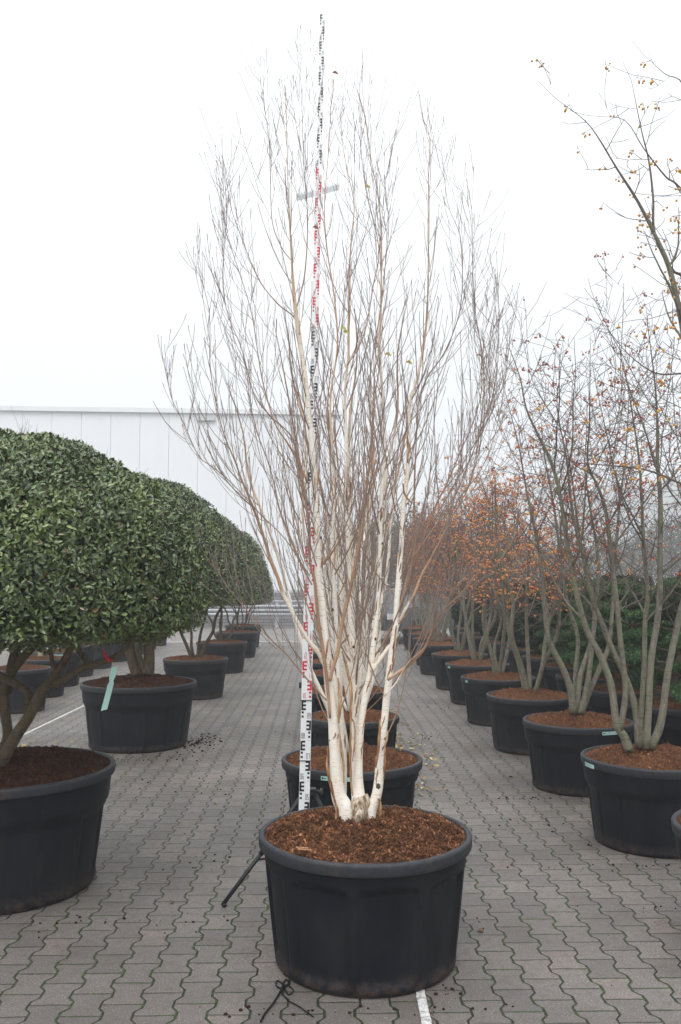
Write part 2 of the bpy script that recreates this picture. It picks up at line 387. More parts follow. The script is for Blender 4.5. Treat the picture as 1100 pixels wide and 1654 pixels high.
# ------------------------------------------------------------------ setting
def sheet(name, x0, x1, y0, y1, z, mat):
    m = MB().add([(x0, y0, z), (x1, y0, z), (x1, y1, z), (x0, y1, z)], [(0, 1, 2, 3)])
    return kind(m.obj(name, mat, smooth=False), 'structure')
sheet('ground', -420, 420, -40, 700, -.012, M['soilground'])
sheet('road', -60, 60, 23.2, 60, -.006, M['road'])
sheet('paving', -14, 16, -8, 23.3, 0.0, M['paver'])
o = MB().box((0, 23.42, -.02), (60, .2, .07)).obj('kerb', M['kerbline'], smooth=False); kind(o, 'structure')
# painted lines on the paving
def ribbon_on_ground(name, a, b, w, mat, z=.004, n=14, seed=1):
    rr = random.Random(seed); a = np.array(a[:2]); b = np.array(b[:2]); d = (b-a)/np.linalg.norm(b-a); nn = np.array((-d[1], d[0]))
    V = []
    for i in range(n+1):
        p = a+(b-a)*i/n
        for s in (-1, 1):
            q = p+nn*s*w/2*(1+rr.uniform(-.08, .08)); V.append((q[0], q[1], z))
    Q = [(2*i, 2*i+2, 2*i+3, 2*i+1) for i in range(n)]
    return kind(MB().add(V, Q).obj(name, mat, smooth=False), 'structure')
ribbon_on_ground('painted_line', gr(678, 1600), gr(699, 1700), .036, M['paint'], seed=2)
ribbon_on_ground('painted_line', gr(30, 1191), gr(140, 1138), .035, M['paint'], n=40, seed=3)
ribbon_on_ground('painted_line', gr(447, 1040.5), gr(466, 1040.5), .12, M['paint'], seed=4)

# wooded hill far off in the mist
def hill():
    V = []; nx, ny = 60, 14; rr = random.Random(4)
    for j in range(ny+1):
        for i in range(nx+1):
            x = 20+i/nx*330; y = 250+j/ny*140
            prof = max(0, min(1, (x-66)/60))**.8
            h = 46*prof*math.sin(pi*min(1, (j/ny)*1.0+.0)*.5)**.7
            h += 2.2*noise.noise(Vector((x*.09, y*.09, 0)))*prof*(j > 0)
            V.append((x, y, -.5+h))
    Q = [(j*(nx+1)+i, j*(nx+1)+i+1, (j+1)*(nx+1)+i+1, (j+1)*(nx+1)+i) for j in range(ny) for i in range(nx)]
    kind(MB().add(V, Q).obj('hills', M['hill']), 'structure')
hill()

# ------------------------------------------------------------------ warehouse
def warehouse():
    Y0 = 31.2; ang = radians(1.6)
    x_end = 0.7; x0 = -21.0; H = 8.0
    w = thing('warehouse', 'pale grey panelled warehouse across the road behind the clipped hedge-like trees', 'warehouse', (x_end, Y0+1.25, 0), -ang*0)
    w.rotation_euler = (0, 0, radians(3.0))
    L = x_end-x0
    MB().box((-L/2, 6.06, H/2-.05), (L, 12, H-.1)).obj('wall_core', M['trim'], w, False)
    m = MB(); k = 0; x = 0
    while x > -L:
        m.box((x-.535, .03, (H+1.25)/2), (1.060, .06, H-1.25-.12)); x -= 1.07
    m.obj('wall_cladding', M['wall'], w, False)
    MB().box((-L/2, -.03, .6), (L, .16, 1.2)).obj('masonry_plinth', M['block'], w, False)
    MB().box((-L/2, -.02, H-.02), (L+.1, .2, .17)).obj('roof_edge', M['trim'], w, False)
    MB().box((-L/2, -.03, 1.23), (L, .18, .05)).obj('sill_flashing', M['steel'], w, False)
    p = at(330, 673, 31.6); lx = p[0]-x_end
    fr = MB().box((lx, -.04, p[2]), (.66, .12, .13)).obj('wall_lamp', M['steel'], w, False)
    MB().box((0, 0, 0), (.56, .02, .07)).obj('lamp_glass', M['lampglass'], fr, False).location = (lx, -.11, p[2])
warehouse()
g = thing('guard_rail', 'galvanised guard rail on posts in front of the block plinth of the warehouse', 'guard rail', (-3.2, 30.6, 0))
m = MB()
for z in (.48, .62, .76): m.tube([(-7, 0, z), (4.2, 0, z)], .05, 8)
m.box((-1.4, .05, .62), (11.2, .02, .34)); m.obj('rail', M['steel'], g)
m2 = MB().box((-1.4, .2, .95), (11.2, .3, .05)); m2.obj('top_shelf', M['steel'], g, False)
for x in (-6, -4, -2, 0, 1.62, 3.6): MB().box((x, .1, .44), (.11, .1, .88)).obj('post', M['steel'], g, False)

t = NT('mist_faded_head'); t.b.inputs['Alpha'].default_value = .22; M['mistfade'] = t.out((.62, .62, .64), .5, .4)  # lamp heads mostly see-through: fading by mist and glare put into the material
# street lamp with two heads, beyond the warehouse corner
p = at(514, 312, 48)
lamp = thing('street_lamp', 'tall street lamp with two flat heads rising in the mist behind the birch', 'street lamp', (p[0], 48, 0))
MB().tube([(0, 0, 0), (0, 0, 6), (0, 0, p[2]-.02)], [.09, .065, .045], 10).obj('pole', M['steel'], lamp)
for s, dz in ((-1, -.2), (1, .2)):
    m = MB().box((s*.70, -.15, p[2]+dz), (1.15, .8, .07), ry=-.28)
    m.tube([(0, 0, p[2]-.05), (s*.12, 0, p[2]+dz*.4)], .03, 6)
    h = m.obj('lamp_head', M['mistfade'], lamp, False)
    MB().box((s*.70, -.15, p[2]+dz-.045), (1.0, .68, .015), ry=-.28).obj('lamp_glass', M['mistfade'], h, False)

# ------------------------------------------------------------------ pots
def pot_mesh(R, H, style):
    """style 0: recessed arched panels under the rim; style 1: a wider band below the rim and shallow panels"""
    seg = 192; prof = []; rb, rt = .83*R, .955*R; ts = []
    tl = [0, .012, .03, .05] + list(np.linspace(.08, .985, 34)) + [1]
    for tt in tl:
        r = rb+(rt-rb)*tt**.9
        if tt < .03: r -= .012*(1-tt/.03)
        prof.append((r, tt*(H-.02))); ts.append(tt)
    npan = 9 if style == 0 else 14
    def mod(a, i):
        tt = ts[i]; u = (a/(2*pi)*npan) % 1
        if style == 0:
            edge = np.clip((np.minimum(u, 1-u)-.085)/.014, 0, 1)
            top = .83-.05*(2*np.abs(u-.5))**2
            v = np.clip((top-tt)/.012, 0, 1)*np.clip((tt-.06)/.05, 0, 1)
            return -.017*edge*v
        edge = np.clip((np.minimum(u, 1-u)-.03)/.02, 0, 1)
        step = .011*np.clip((tt-.70)/.035, 0, 1)
        v = np.clip((.68-tt)/.02, 0, 1)*np.clip((tt-.06)/.05, 0, 1)
        return step-.009*edge*v
    m = MB().lathe([(0.0, .004)]+[prof[0]], seg); m = MB()
    m.lathe(prof, seg, mod)
    m.lathe([(rt*.97, H-.02), (rt*.955, H-.12), (rt*.2, H-.13)], seg)
    shell = m.mesh('pot_shell', M['pot'])
    r0 = rt+(.011 if style else .0)
    wob = lambda a, i: .0016*np.sin(a*3+1)+.0012*np.sin(a*7)
    rp = [(r0-.006, H-.050), (R-.006, H-.050), (R-.004, H-.047), (R-.001, H-.014), (R-.002, H-.006), (R-.006, H-.001), (R-.010, H), (R-.022, H+.0005), (R-.027, H-.003), (R-.029, H-.05)]
    rim = MB().lathe(rp, 128, wob).mesh('rim', M['rim'])
    return shell, rim
def mulch_mesh(R, H, seed, dome=.045, nf=2500, mat='mulch', flen=.022):
    rr = np.random.RandomState(seed); nr, na = 60, 240; R2 = R-.028
    def z_at(x, y):
        r = math.hypot(x, y)/R2
        n = noise.noise(Vector((x*11, y*11, seed)))*.020+noise.noise(Vector((x*42, y*42, seed+5)))*.024+noise.noise(Vector((x*4, y*4, seed+9)))*.012
        return H-.014+dome*(1-r*r)+n*(1.15-.75*r**6)+noise.noise(Vector((x*70, y*70, seed)))*.006
    V = [(0, 0, z_at(0, 0))]; T = []; Q = []
    for i in range(1, nr+1):
        r = R2*i/nr
        for j in range(na):
            a = 2*pi*j/na; x, y = r*cos(a), r*sin(a); V.append((x, y, z_at(x, y)))
    for j in range(na): T.append((0, 1+j, 1+(j+1) % na))
    for i in range(nr-1):
        for j in range(na): Q.append((1+i*na+j, 1+(i+1)*na+j, 1+(i+1)*na+(j+1) % na, 1+i*na+(j+1) % na))
    V = np.array(V); m = MB().add(V, Q, T, rr.uniform(0.1, .4, len(V)))
    # fibres and crumbs lying every way
    r = R2*.985*np.sqrt(rr.uniform(0, 1, nf)); a = rr.uniform(0, 2*pi, nf)
    for k in range(nf):
        x, y = r[k]*cos(a[k]), r[k]*sin(a[k]); z = z_at(x, y)+rr.uniform(0, .007)
        L = rr.uniform(.4, 1.3)*flen; th = rr.uniform(0, 2*pi); tl = rr.normal(0, .45); w = rr.uniform(.0005, .0017)*(1 if rr.rand() < .85 else 2.8)
        d = np.array((cos(th)*cos(tl), sin(th)*cos(tl), sin(tl))); n = np.array((-sin(th), cos(th), 0))*w
        up = np.array((0, 0, w*1.2)); c = np.array((x, y, z)); b = np.array((rr.normal(0, .003), rr.normal(0, .003), rr.uniform(0, .004)))
        P = [c-d*L/2-n, c-d*L/2+n, c+b-n+up, c+b+n+up, c+d*L/2-n*.4, c+d*L/2+n*.4]
        m.add(P, [(0, 2, 3, 1), (2, 4, 5, 3)], tone=(.05+.95*rr.uniform(0, 1.0)**1.5)*(.75+.9*max(-.4, noise.noise(Vector((x*24, y*24, seed+2))))))
    return m.mesh('mulch', M[mat], False), z_at

def pot(loc, R, H, style, label, group, seed=1, dome=.045, nf=2500, mat='mulch', meshes=None, rz=0):
    t = thing('plant_pot', label, 'plant pot', loc, rz, group)
    if meshes is None:
        sh, ri = pot_mesh(R, H, style); mu, zf = mulch_mesh(R, H, seed, dome, nf, mat)
    else: sh, ri, mu = meshes
    link('pot_shell', sh, t); link('rim', ri, t); link('mulch', mu, t)
    return t, (sh, ri, mu)

def label_tape(par, R, H, a0, a1, seed=1, drop=.035, h=.024, mat='mint', rad=None):
    """curved plastic label stuck round the rim, printed with small black marks"""
    r = (rad or R)+.0025; n = 14; V = []
    for i in range(n+1):
        a = a0+(a1-a0)*i/n
        for z in (H-drop-h/2, H-drop+h/2): V.append((r*cos(a), r*sin(a), z))
    Q = [(2*i, 2*i+2, 2*i+3, 2*i+1) for i in range(n)]
    lab = MB().add(V, Q).obj('label_tape', M[mat], par)
    rr = random.Random(seed); m = MB(); da = (a1-a0)
    def blk(u0, u1, z0, z1):
        q = [(( r+.0012)*cos(a0+da*u), (r+.0012)*sin(a0+da*u), H-drop-h/2+h*z) for u, z in ((u0, z0), (u1, z0), (u1, z1), (u0, z1))]
        m.add(q, [(0, 1, 2, 3)])
    blk(.03, .07, .25, .75); blk(.07, .16, .42, .58)
    u = .19
    while u < .72:
        w = rr.uniform(.008, .02)
        for z in (.62, .28):
            if rr.random() < .8: blk(u, u+w, z, z+.16)
        u += w+.008
    m.obj('print', M['black'], lab, False)
    return lab

GC, GR_, GL, GK, GN = 'potted birches in the middle row', 'potted crab apples in the right row', 'potted clipped evergreens in the left row', 'potted pale-stemmed trees at far left', 'potted conifers behind the right row'
PC = (.19, 3.87)
p0, _ = pot((PC[0], PC[1], 0), .463, .53, 0, 'large black pot of brown mulch nearest the camera, holding the white multi-stem birch', 'pots of the middle row', seed=3, dome=.055, nf=30000, rz=.35)
for (px, py, L, rz_, ry_) in ((476, 1355, .040, 1.15, .5), (492, 1367, .055, .05, .1), (488, 1364, .05, .12, .1), (540, 1351, .03, .3, .2)):
    q = gr(px, py, .575); c_ = MB().box((q[0]-PC[0], q[1]-PC[1], q[2]-.012), (L, .006, .003), rz_, ry=ry_).obj('wood_chip', M['chip'], p0, False); c_.rotation_euler = (0, 0, -.35)

shB, riB = pot_mesh(.44, .52, 0)
muB1, _ = mulch_mesh(.44, .52, 11, .04, 5000); muB2, _ = mulch_mesh(.44, .52, 12, .04, 2600)
centre = [(.19, 5.5), (.255, 7.2), (.24, 8.95), (.22, 10.6), (.22, 12.1), (.24, 13.7)]
cpots = []
for i, (x, y) in enumerate(centre):
    lab = ['black pot with mint label on its rim, right behind the front birch pot', 'second black pot behind the front birch pot, half hidden by the staff and stems', 'third pot behind the front birch pot, with a mint label left of the stems',
           'fourth pot behind the front birch pot, glimpsed between white stems', 'fifth pot behind the front birch pot, mostly hidden by stems', 'farthest small-looking pot behind the front birch pot'][i]
    t, _ = pot((x, y, 0), .44, .52, 0, lab, 'pots of the middle row', meshes=(shB, riB, muB1 if i == 0 else muB2), rz=.4*i+.2)
    cpots.append(t)
    t.scale = ((.87, .87, 1) if i == 1 else (1, 1, 1))
label_tape(cpots[0], .44, .52, radians(244)-.2, radians(272)-.2, 3, .036)
label_tape(cpots[2], .44, .52, radians(238)-1.0, radians(262)-1.0, 4, .036)

shR, riR = pot_mesh(.43, .52, 1)
muR = [mulch_mesh(.43, .52, 20+i, .05, n)[0] for i, n in enumerate((5500, 3200, 2200))]
right = [(2.02, 3.93), (2.07, 5.5), (2.03, 6.95), (2.03, 8.5), (2.04, 10.1), (2.09, 11.73), (2.10, 13.32), (2.10, 15.4), (2.2, 17.0), (2.25, 18.6), (2.33, 20.8)]
rpots = []
for i, (x, y) in enumerate(right):
    lab = 'black pot cut off at the right edge of the picture, nearest of the right row' if i == 0 else \
          'large black pot with stepped side at right edge, its rim label seen edge-on' if i == 1 else \
          'black pot with a pale printed label on its right rim, behind the large right-edge pot' if i == 2 else \
          f'{ORD[i]} pot from the camera in the right-hand row of berry trees'
    t, _ = pot((x, y, 0), .43, .52, 1, lab, 'pots of the right row', meshes=(shR, riR, muR[0 if i < 3 else (1 if i < 5 else 2)]), rz=.7*i)
    rpots.append(t)
label_tape(rpots[1], .43, .52, radians(184)-.7, radians(199)-.7, 5, .036)
label_tape(rpots[2], .43, .52, radians(278)-1.4, radians(306)-1.4, 6, .036)
label_tape(rpots[4], .43, .52, radians(200)-2.8, radians(206)-2.8, 8, .036)
label_tape(rpots[5], .43, .52, radians(196)-3.5, radians(204)-3.5, 9, .036)

shL, riL = pot_mesh(.57, .62, 1)
muL0, _ = mulch_mesh(.57, .62, 31, .05, 9000, 'mulch_dark', .02); muL1, _ = mulch_mesh(.57, .62, 32, .06, 4000, 'mulch_dark', .02)
l0, _ = pot((-1.70, 4.81, 0), .57, .62, 1, 'very large black pot of dark mulch cut by the left edge of the picture', 'pots of the left row', meshes=(shL, riL, muL0))
l1, _ = pot((-1.82, 8.8, 0), .57, .62, 1, 'very large black pot with muddy smears, second in the left row', 'pots of the left row', meshes=(shL, riL, muL1), rz=1)
shM, riM = pot_mesh(.46, .54, 1); muM, _ = mulch_mesh(.46, .54, 33, .035, 2200)
left = [(-1.78, 12.4), (-1.80, 15.8), (-1.82, 18.9), (-1.95, 21.8)]
for i, (x, y) in enumerate(left):
    pot((x, y, 0), .46, .54, 1, f'{ORD[i+2]} black pot from the camera in the left row, with reddish mulch', 'pots of the left row', meshes=(shM, riM, muM), rz=i)
shK, riK = pot_mesh(.40, .53, 1); muK, _ = mulch_mesh(.40, .53, 34, .03, 2600, 'mulch_pale', .026)
krow = [(-3.83, 11.15), (-4.01, 12.56), (-4.15, 13.83), (-4.28, 15.2), (-4.3, 16.6), (-4.3, 18.0), (-4.3, 19.5), (-4.3, 21.0), (-4.3, 22.4)]
kp = []
for i, (x, y) in enumerate(krow):
    t, _ = pot((x, y, 0), .40, .53, 1, f'{ORD[i]} black pot of pale bark chips in the far-left row, seen under the clipped crowns', 'pots of the far left row', meshes=(shK, riK, muK), rz=i)
    kp.append(t)
label_tape(kp[2], .40, .53, radians(270)-2, radians(300)-2, 7, .036)
nrow = [(3.15, 6.45), (3.17, 7.7), (3.1, 8.8), (3.15, 10.0), (3.3, 11.25), (3.35, 12.6), (3.4, 14.1), (3.4, 15.6), (3.4, 17.1), (3.4, 18.6), (3.45, 20.4)]
for i, (x, y) in enumerate(nrow):
    pot((x, y, 0), .46, .56, 1, f'{ORD[i]} pot from the camera in the second row at right, below dark conifers', 'pots of the conifer row', meshes=(shM, riM, muM), rz=i*1.3)

# ------------------------------------------------------------------ branching helpers
def shoot(rr, p, d, L, r0, up=.12, wob=.10, n=8, tip=.0011):
    P = [np.array(p, float)]; d = np.array(d, float); d /= np.linalg.norm(d); st = L/n
    for i in range(n):
        d = d+np.array((rr.normal(0, wob), rr.normal(0, wob), up+rr.normal(0, wob*.6))); d /= np.linalg.norm(d)
        P.append(P[-1]+d*st)
    P = np.array(P); u = np.linspace(0, 1, n+1)
    return P, tip+(r0-tip)*(1-u)**.9
def side_dir(rr, tang, ang, az):
    t = tang/np.linalg.norm(tang); ref = np.array((0, 0, 1.0)) if abs(t[2]) < .9 else np.array((1.0, 0, 0))
    a = np.cross(t, ref); a /= np.linalg.norm(a); b = np.cross(t, a)
    return cos(ang)*t+sin(ang)*(cos(az)*a+sin(az)*b)
def arclen(P):
    s = np.concatenate([[0], np.cumsum(np.linalg.norm(np.diff(P, axis=0), axis=1))]); return s
def interp(P, s, x): return np.array([np.interp(x, s, P[:, k]) for k in range(3)])
def buds(rad, rr):
    rad = rad.copy(); k = rr.rand(len(rad)) < .35; rad[k] *= 1.4; rad[-1] *= 1.5; return rad

def birch_twigs(m, rr, P, rad, start=.25, every=.075, Lr=(.25, .75), up=.16, ang=(.45, .8), sub=True, axis=(0, 0), out=.5, tipL=None, zmax=None):
    s = arclen(P); tot = s[-1]; x = tot*start; az = rr.uniform(0, 6.28)
    while x < tot*.985:
        f = x/tot; base = interp(P, s, x); tang = interp(P, s, min(x+.02, tot))-interp(P, s, x-.02)
        r = np.interp(x, s, rad); az += 2.4+rr.normal(0, .4)
        d = side_dir(rr, tang, rr.uniform(*ang), az)
        rad_dir = np.array((base[0]-axis[0], base[1]-axis[1], 0)); rl = np.linalg.norm(rad_dir)
        if rl > .05: d = d+out*rad_dir/rl*.5
        L = rr.uniform(*Lr)*(1.08-.78*f)*(1 if rr.rand() < .75 else .5)
        r0 = min(r*.45, .0009+.0026*L)
        Q, q = shoot(rr, base, d, L, r0, up, .030, 10, .0009)
        m.tube(Q, buds(q, rr), 4, tone=np.linspace(.26, 0.0, len(Q)), cap=False)
        if sub:
            sq = arclen(Q); y = L*rr.uniform(.15, .3)
            while y < L*.9:
                b2 = interp(Q, sq, y); tg = interp(Q, sq, min(y+.02, L))-b2
                d2 = side_dir(rr, tg+1e-6, rr.uniform(.3, .65), rr.uniform(0, 6.28))
                L2 = rr.uniform(.08, .34)*(1-.5*y/L)
                Q2, q2 = shoot(rr, b2, d2, L2, .0011, up*1.1, .05, 5, .0008)
                m.tube(Q2, buds(q2, rr), 3, tone=.04, cap=False)
                y += rr.uniform(.10, .24)
        x += every*rr.uniform(.6, 1.5)

# ------------------------------------------------------------------ the front birch (stems traced as they stand, each at its own depth)
BY = 3.90
def stem3(pts, dy0, dy1, n=4):
    """pts: (px, py, half width px); depth runs from BY+dy0 at the foot to BY+dy1 at the tip"""
    pts = [tuple(map(float, q)) for q in pts]; k = len(pts); P = []; r = []
    y0, y1 = pts[0][1], pts[-1][1]
    for (x, y, w) in pts:
        f = (y0-y)/(y0-y1) if y0 != y1 else 0
        Y = BY+dy0+(dy1-dy0)*f; P.append(at(x, y, Y)); r.append((w if w > 3.2 else w*(.66+.34*max(0, (w-2)/1.2)))*Y/FPX)
    P4 = smoothline(np.column_stack([np.array(P), r]), n)
    return P4[:, :3], np.maximum(P4[:, 3], .001)
STEMS = {  # white main stems
 'S1': (0.0, -.12, [(560, 1326, 15), (556, 1305, 14), (547, 1285, 12), (543, 1251, 10.5), (541, 1216, 9), (539, 1190, 8.4), (538, 1165, 8.2), (534, 1130, 8), (530, 1090, 7.4), (527, 1060, 7), (525, 1030, 6.6), (522, 1000, 6), (520, 970, 5.6), (514, 945, 5.4), (514, 896, 5.4), (512, 847, 5.4), (509, 798, 5.2), (506, 749, 5), (502, 700, 4.8), (500, 680, 4.6), (496, 639, 4.4), (491, 598, 4.2), (483, 543, 4), (476, 489, 3.2), (472, 434, 2.4), (469, 380, 1.9), (466, 330, 1.5), (464, 245, 1), (461, 158, .7)]),
 'S2': (0.02, .10, [(580, 1330, 14), (580, 1305, 14), (579, 1277, 9.5), (579, 1251, 7), (580, 1216, 6), (582, 1182, 5.8), (586, 1147, 5.6), (591, 1120, 5.4), (599, 1080, 5.2), (602, 1050, 4.6), (607, 1010, 4), (610, 970, 3.6), (612, 950, 3.6), (614, 896, 3.6), (615, 831, 3.3), (618, 765, 3.8), (621, 722, 3.4), (619, 690, 3), (618, 746-60, 3), (619, 650, 2.7), (613, 571, 2.6), (615, 507, 2.3), (616, 440, 2), (616, 380, 1.7), (611, 320, 1.3), (600, 260, 1.1), (590, 190, .8), (577, 145, .7)]),
 'S2b': (0.10, .30, [(578, 1318, 8), (574, 1277, 7), (571, 1200, 6.6), (575, 1140, 6.6), (573, 1090, 6.2), (571, 1050, 5.8), (568, 1010, 5.8), (567, 970, 6), (566, 930, 5.2), (563, 896, 4.4), (562, 831, 4.2), (560, 765, 4), (559, 700, 3), (557, 650, 2.7), (560, 602, 2.6), (563, 571, 2.5), (563, 507, 2.2), (564, 443, 2), (568, 380, 1.6), (572, 330, 1.2), (562, 280, 1), (553, 230, .8), (550, 175, .7)]),
 'S3': (0.0, .08, [(598, 1326, 9), (600, 1308, 8.5), (608, 1285, 8), (612, 1260, 7.6), (613, 1233, 6.8), (617, 1199, 6), (621, 1164, 5.8), (624, 1130, 5.8), (629, 1090, 5.8), (633, 1050, 5), (639, 1010, 4.8), (641, 970, 4.6), (643, 950, 4.8), (645, 918, 4.4), (650, 853, 4.2), (652, 809, 3.8), (658, 765, 3.4), (660, 700, 2.8), (663, 650, 2.6), (676, 602, 2.6), (687, 539, 2.4), (691, 475, 2), (692, 412, 1.7), (693, 350, 1.4), (692, 300, 1.2), (693, 218, .9), (680, 190, .6)]),
 'S0': (.16, .25, [(553, 1322, 6), (556, 1240, 4.5), (553, 1180, 4.6), (549, 1130, 4.4), (546, 1060, 4), (543, 1000, 3.8), (540, 950, 3.5), (537, 880, 3.2), (540, 800, 2.8), (536, 720, 2.4), (534, 640, 2.2), (545, 560, 2), (540, 480, 1.8), (528, 400, 1.5), (524, 330, 1.1), (531, 240, .8), (537, 130, .6)]),
}
BR = {  # orange-brown limbs: tone, dy0, dy1, pts
 'a': (.58, .0, -.3, [(524, 1074, 4), (514, 1054, 4.5), (498, 1034, 4.2), (480, 1004, 4), (458, 960, 3.6), (449, 934, 3.4), (436, 901, 3.2), (426, 868, 3), (416, 839, 2.8), (404, 808, 2.5), (390, 774, 2.2), (380, 746, 2), (361, 699, 1.7), (347, 642, 1.4), (339, 584, 1.2), (338, 503, 1), (321, 434, .8), (320, 380, .6)]),
 'b': (.46, -.06, -.16, [(533, 1100, 3), (538, 1078, 3.4), (546, 1050, 3.6), (554, 1000, 3.4), (564, 960, 3.4), (577, 896, 3), (586, 842, 2.6), (592, 787, 2.4), (597, 744, 2.2), (600, 700, 2), (596, 640, 1.8), (601, 580, 1.5), (611, 523, 1.4), (621, 440, 1.2), (628, 360, 1), (622, 300, .8), (640, 210, .6)]),
 'c': (.40, -.05, -.2, [(533, 1160, 2.6), (528, 1100, 3.2), (521, 1046, 3.2), (515, 1010, 3.2), (511, 970, 3.1), (508, 937, 3), (501, 909, 2.8), (500, 864, 2.8), (494, 814, 2.6), (485, 749, 2.4), (472, 708, 2.2), (455, 688, 2), (437, 672, 1.9), (410, 636, 1.6), (391, 565, 1.4), (369, 511, 1.1), (360, 462, .9), (361, 407, .8), (366, 350, .7), (360, 250, .5)]),
 'd': (.50, -.03, -.3, [(626, 1098, 3), (660, 1074, 3), (684, 1050, 2.6), (699, 1018, 2.2), (713, 990, 1.8), (740, 962, 1.6), (765, 935, 1.2), (782, 904, .9), (800, 880, .6)]),
 'd2': (.66, -.02, -.2, [(620, 1125, 2.2), (640, 1103, 2.4), (658, 1073, 2.2), (687, 1044, 2.2), (700, 1012, 1.8), (724, 964, 1.4), (752, 930, .8)]),
 'e': (.62, .02, .12, [(600, 1085, 4.4), (620, 1056, 4), (634, 1036, 3.6), (644, 1006, 3.2), (660, 974, 3), (669, 960, 2.9), (680, 931, 2.8), (693, 907, 2.6), (710, 875, 2.3), (730, 835, 2), (743, 813, 1.9), (758, 783, 1.7), (770, 730, 1.5), (780, 660, 1.3), (781, 603, 1.1), (777, 555, 1), (764, 500, .8), (762, 440, .6)]),
 'f': (.48, .05, .2, [(638, 1005, 2.6), (651, 960, 2.8), (660, 925, 2.8), (670, 905, 2.7), (680, 880, 2.5), (704, 816, 2.3), (721, 783, 2.1), (747, 722, 1.8), (765, 680, 1.5), (778, 628, 1.3), (776, 555, 1.2), (768, 507, 1), (764, 444, .9), (760, 350, .7), (744, 300, .6)]),
 'g': (.36, .05, .15, [(659, 950, 2.2), (666, 905, 2.6), (671, 864, 2.6), (669, 831, 2.4), (670, 765, 2.2), (673, 700, 2), (676, 650, 1.9), (690, 610, 1.8), (715, 575, 1.6), (729, 545, 1.5), (743, 500, 1.4), (747, 444, 1.2), (743, 380, 1), (723, 327, .8), (712, 229, .6)]),
 'h': (.30, .0, .1, [(504, 945, 1.8), (485, 908, 2.6), (472, 877, 2.6), (460, 847, 2.4), (450, 818, 2.2), (445, 792, 2), (434, 749, 1.8), (416, 700, 1.5), (404, 650, 1.3), (396, 590, 1.1), (376, 540, .9), (366, 470, .7)]),
 'i': (.32, -.03, -.2, [(528, 1132, 2), (506, 1108, 2.2), (480, 1078, 2.2), (464, 1058, 2), (449, 1044, 1.9), (431, 1025, 1.8), (418, 1006, 1.6), (398, 985, 1.2), (369, 949, 1), (351, 922, .9), (342, 904, .7)]),
 'j': (.28, -.05, -.3, [(500, 930, 1.4), (460, 870, 1.5), (420, 830, 1.5), (372, 778, 1.4), (340, 752, 1.3), (320, 735, 1.2), (295, 680, 1.1), (276, 639, 1), (268, 584, .8), (266, 556, .6)]),
 'k': (.42, .0, .1, [(497, 780, 2.5), (480, 742, 2.6), (462, 712, 2.4), (447, 690, 2), (436, 660, 1.8), (423, 610, 1.6), (415, 560, 1.4), (405, 500, 1.2), (380, 420, 1), (364, 370, .8), (361, 300, .7), (360, 250, .5)]),
 'l': (.38, .0, .1, [(484, 520, 2), (467, 505, 2), (448, 490, 1.8), (420, 455, 1.5), (400, 410, 1.3), (385, 370, 1.2), (372, 330, 1), (362, 265, .6)]),
 'm': (.34, .02, -.1, [(470, 420, 1.2), (455, 400, 1.4), (440, 360, 1.2), (437, 300, 1), (434, 220, .9), (428, 180, .8), (420, 122, .5)]),
 'n': (.40, 0, -.05, [(477, 502, 1.6), (484, 480, 1.8), (493, 436, 1.7), (497, 355, 1.4), (491, 273, 1.1), (488, 180, .9), (484, 70, .5)]),
 'o': (.40, .05, .1, [(560, 590, 1.6), (580, 560, 1.8), (593, 520, 1.7), (603, 460, 1.6), (612, 400, 1.4), (590, 300, 1), (582, 230, .8), (575, 190, .5)]),
 'p': (.26, .05, .15, [(662, 905, 2), (690, 868, 2), (735, 800, 1.9), (752, 760, 1.8), (775, 700, 1.5), (800, 620, 1.1), (806, 520, .9), (803, 440, .6)]),
 'q': (.26, .1, .3, [(668, 880, 1.8), (700, 840, 1.8), (738, 775, 1.6), (762, 735, 1.5), (790, 650, 1.3), (788, 590, 1.1), (795, 540, .9), (806, 500, .7), (800, 455, .5)]),
 'r': (.24, .1, .4, [(655, 930, 1.8), (700, 880, 1.7), (745, 800, 1.5), (775, 762, 1.3), (800, 700, 1.1), (815, 620, .9), (825, 540, .6)]),
}
bt = thing('birch_tree', 'tall bare birch with several white stems and peeling orange bark in the front pot', 'birch tree', (PC[0], PC[1], 0), 0, None)
off = np.array((PC[0], PC[1], 0))
rr = np.random.RandomState(7)
crown = MB(); allst = []
for k, (d0, d1, pts) in STEMS.items():
    P, r = stem3(pts, d0, d1); P = P-off
    wz = np.clip((r-.0035)/.0055, 0, 1)*np.clip((2.75-P[:, 2])/.5+.25, .25, 1); tone = .50+.5*wz
    MB().tube(P, r, 14, tone).obj('stem', M['birch'], bt); allst.append((k, P, r))
for k, (tn, d0, d1, pts) in BR.items():
    P, r = stem3(pts, d0, d1); P = P-off
    u = np.linspace(0, 1, len(r)); tone = tn*(1-.75*u)+.02
    if k in ('a', 'e', 'd2'): tone = np.where(u < .25, np.linspace(.8, tn, len(r)), tn*(1-.7*u))
    r = np.maximum(r*.86, .001)*(1+.22*np.array([noise.noise(Vector((i*.8, tn*30, d1*9))) for i in range(len(r))]))
    MB().tube(P, r, 9, tone).obj('branch', M['birch'], bt); allst.append((k, P, r))
for k, P, r in allst:
    main = k in STEMS
    birch_twigs(crown, rr, P, r, .34 if main else .24, .052 if main else .050, (.25, .95) if main else (.2, .78), .135, (.35, .72), True, (0, 0), .26 if main else .10)
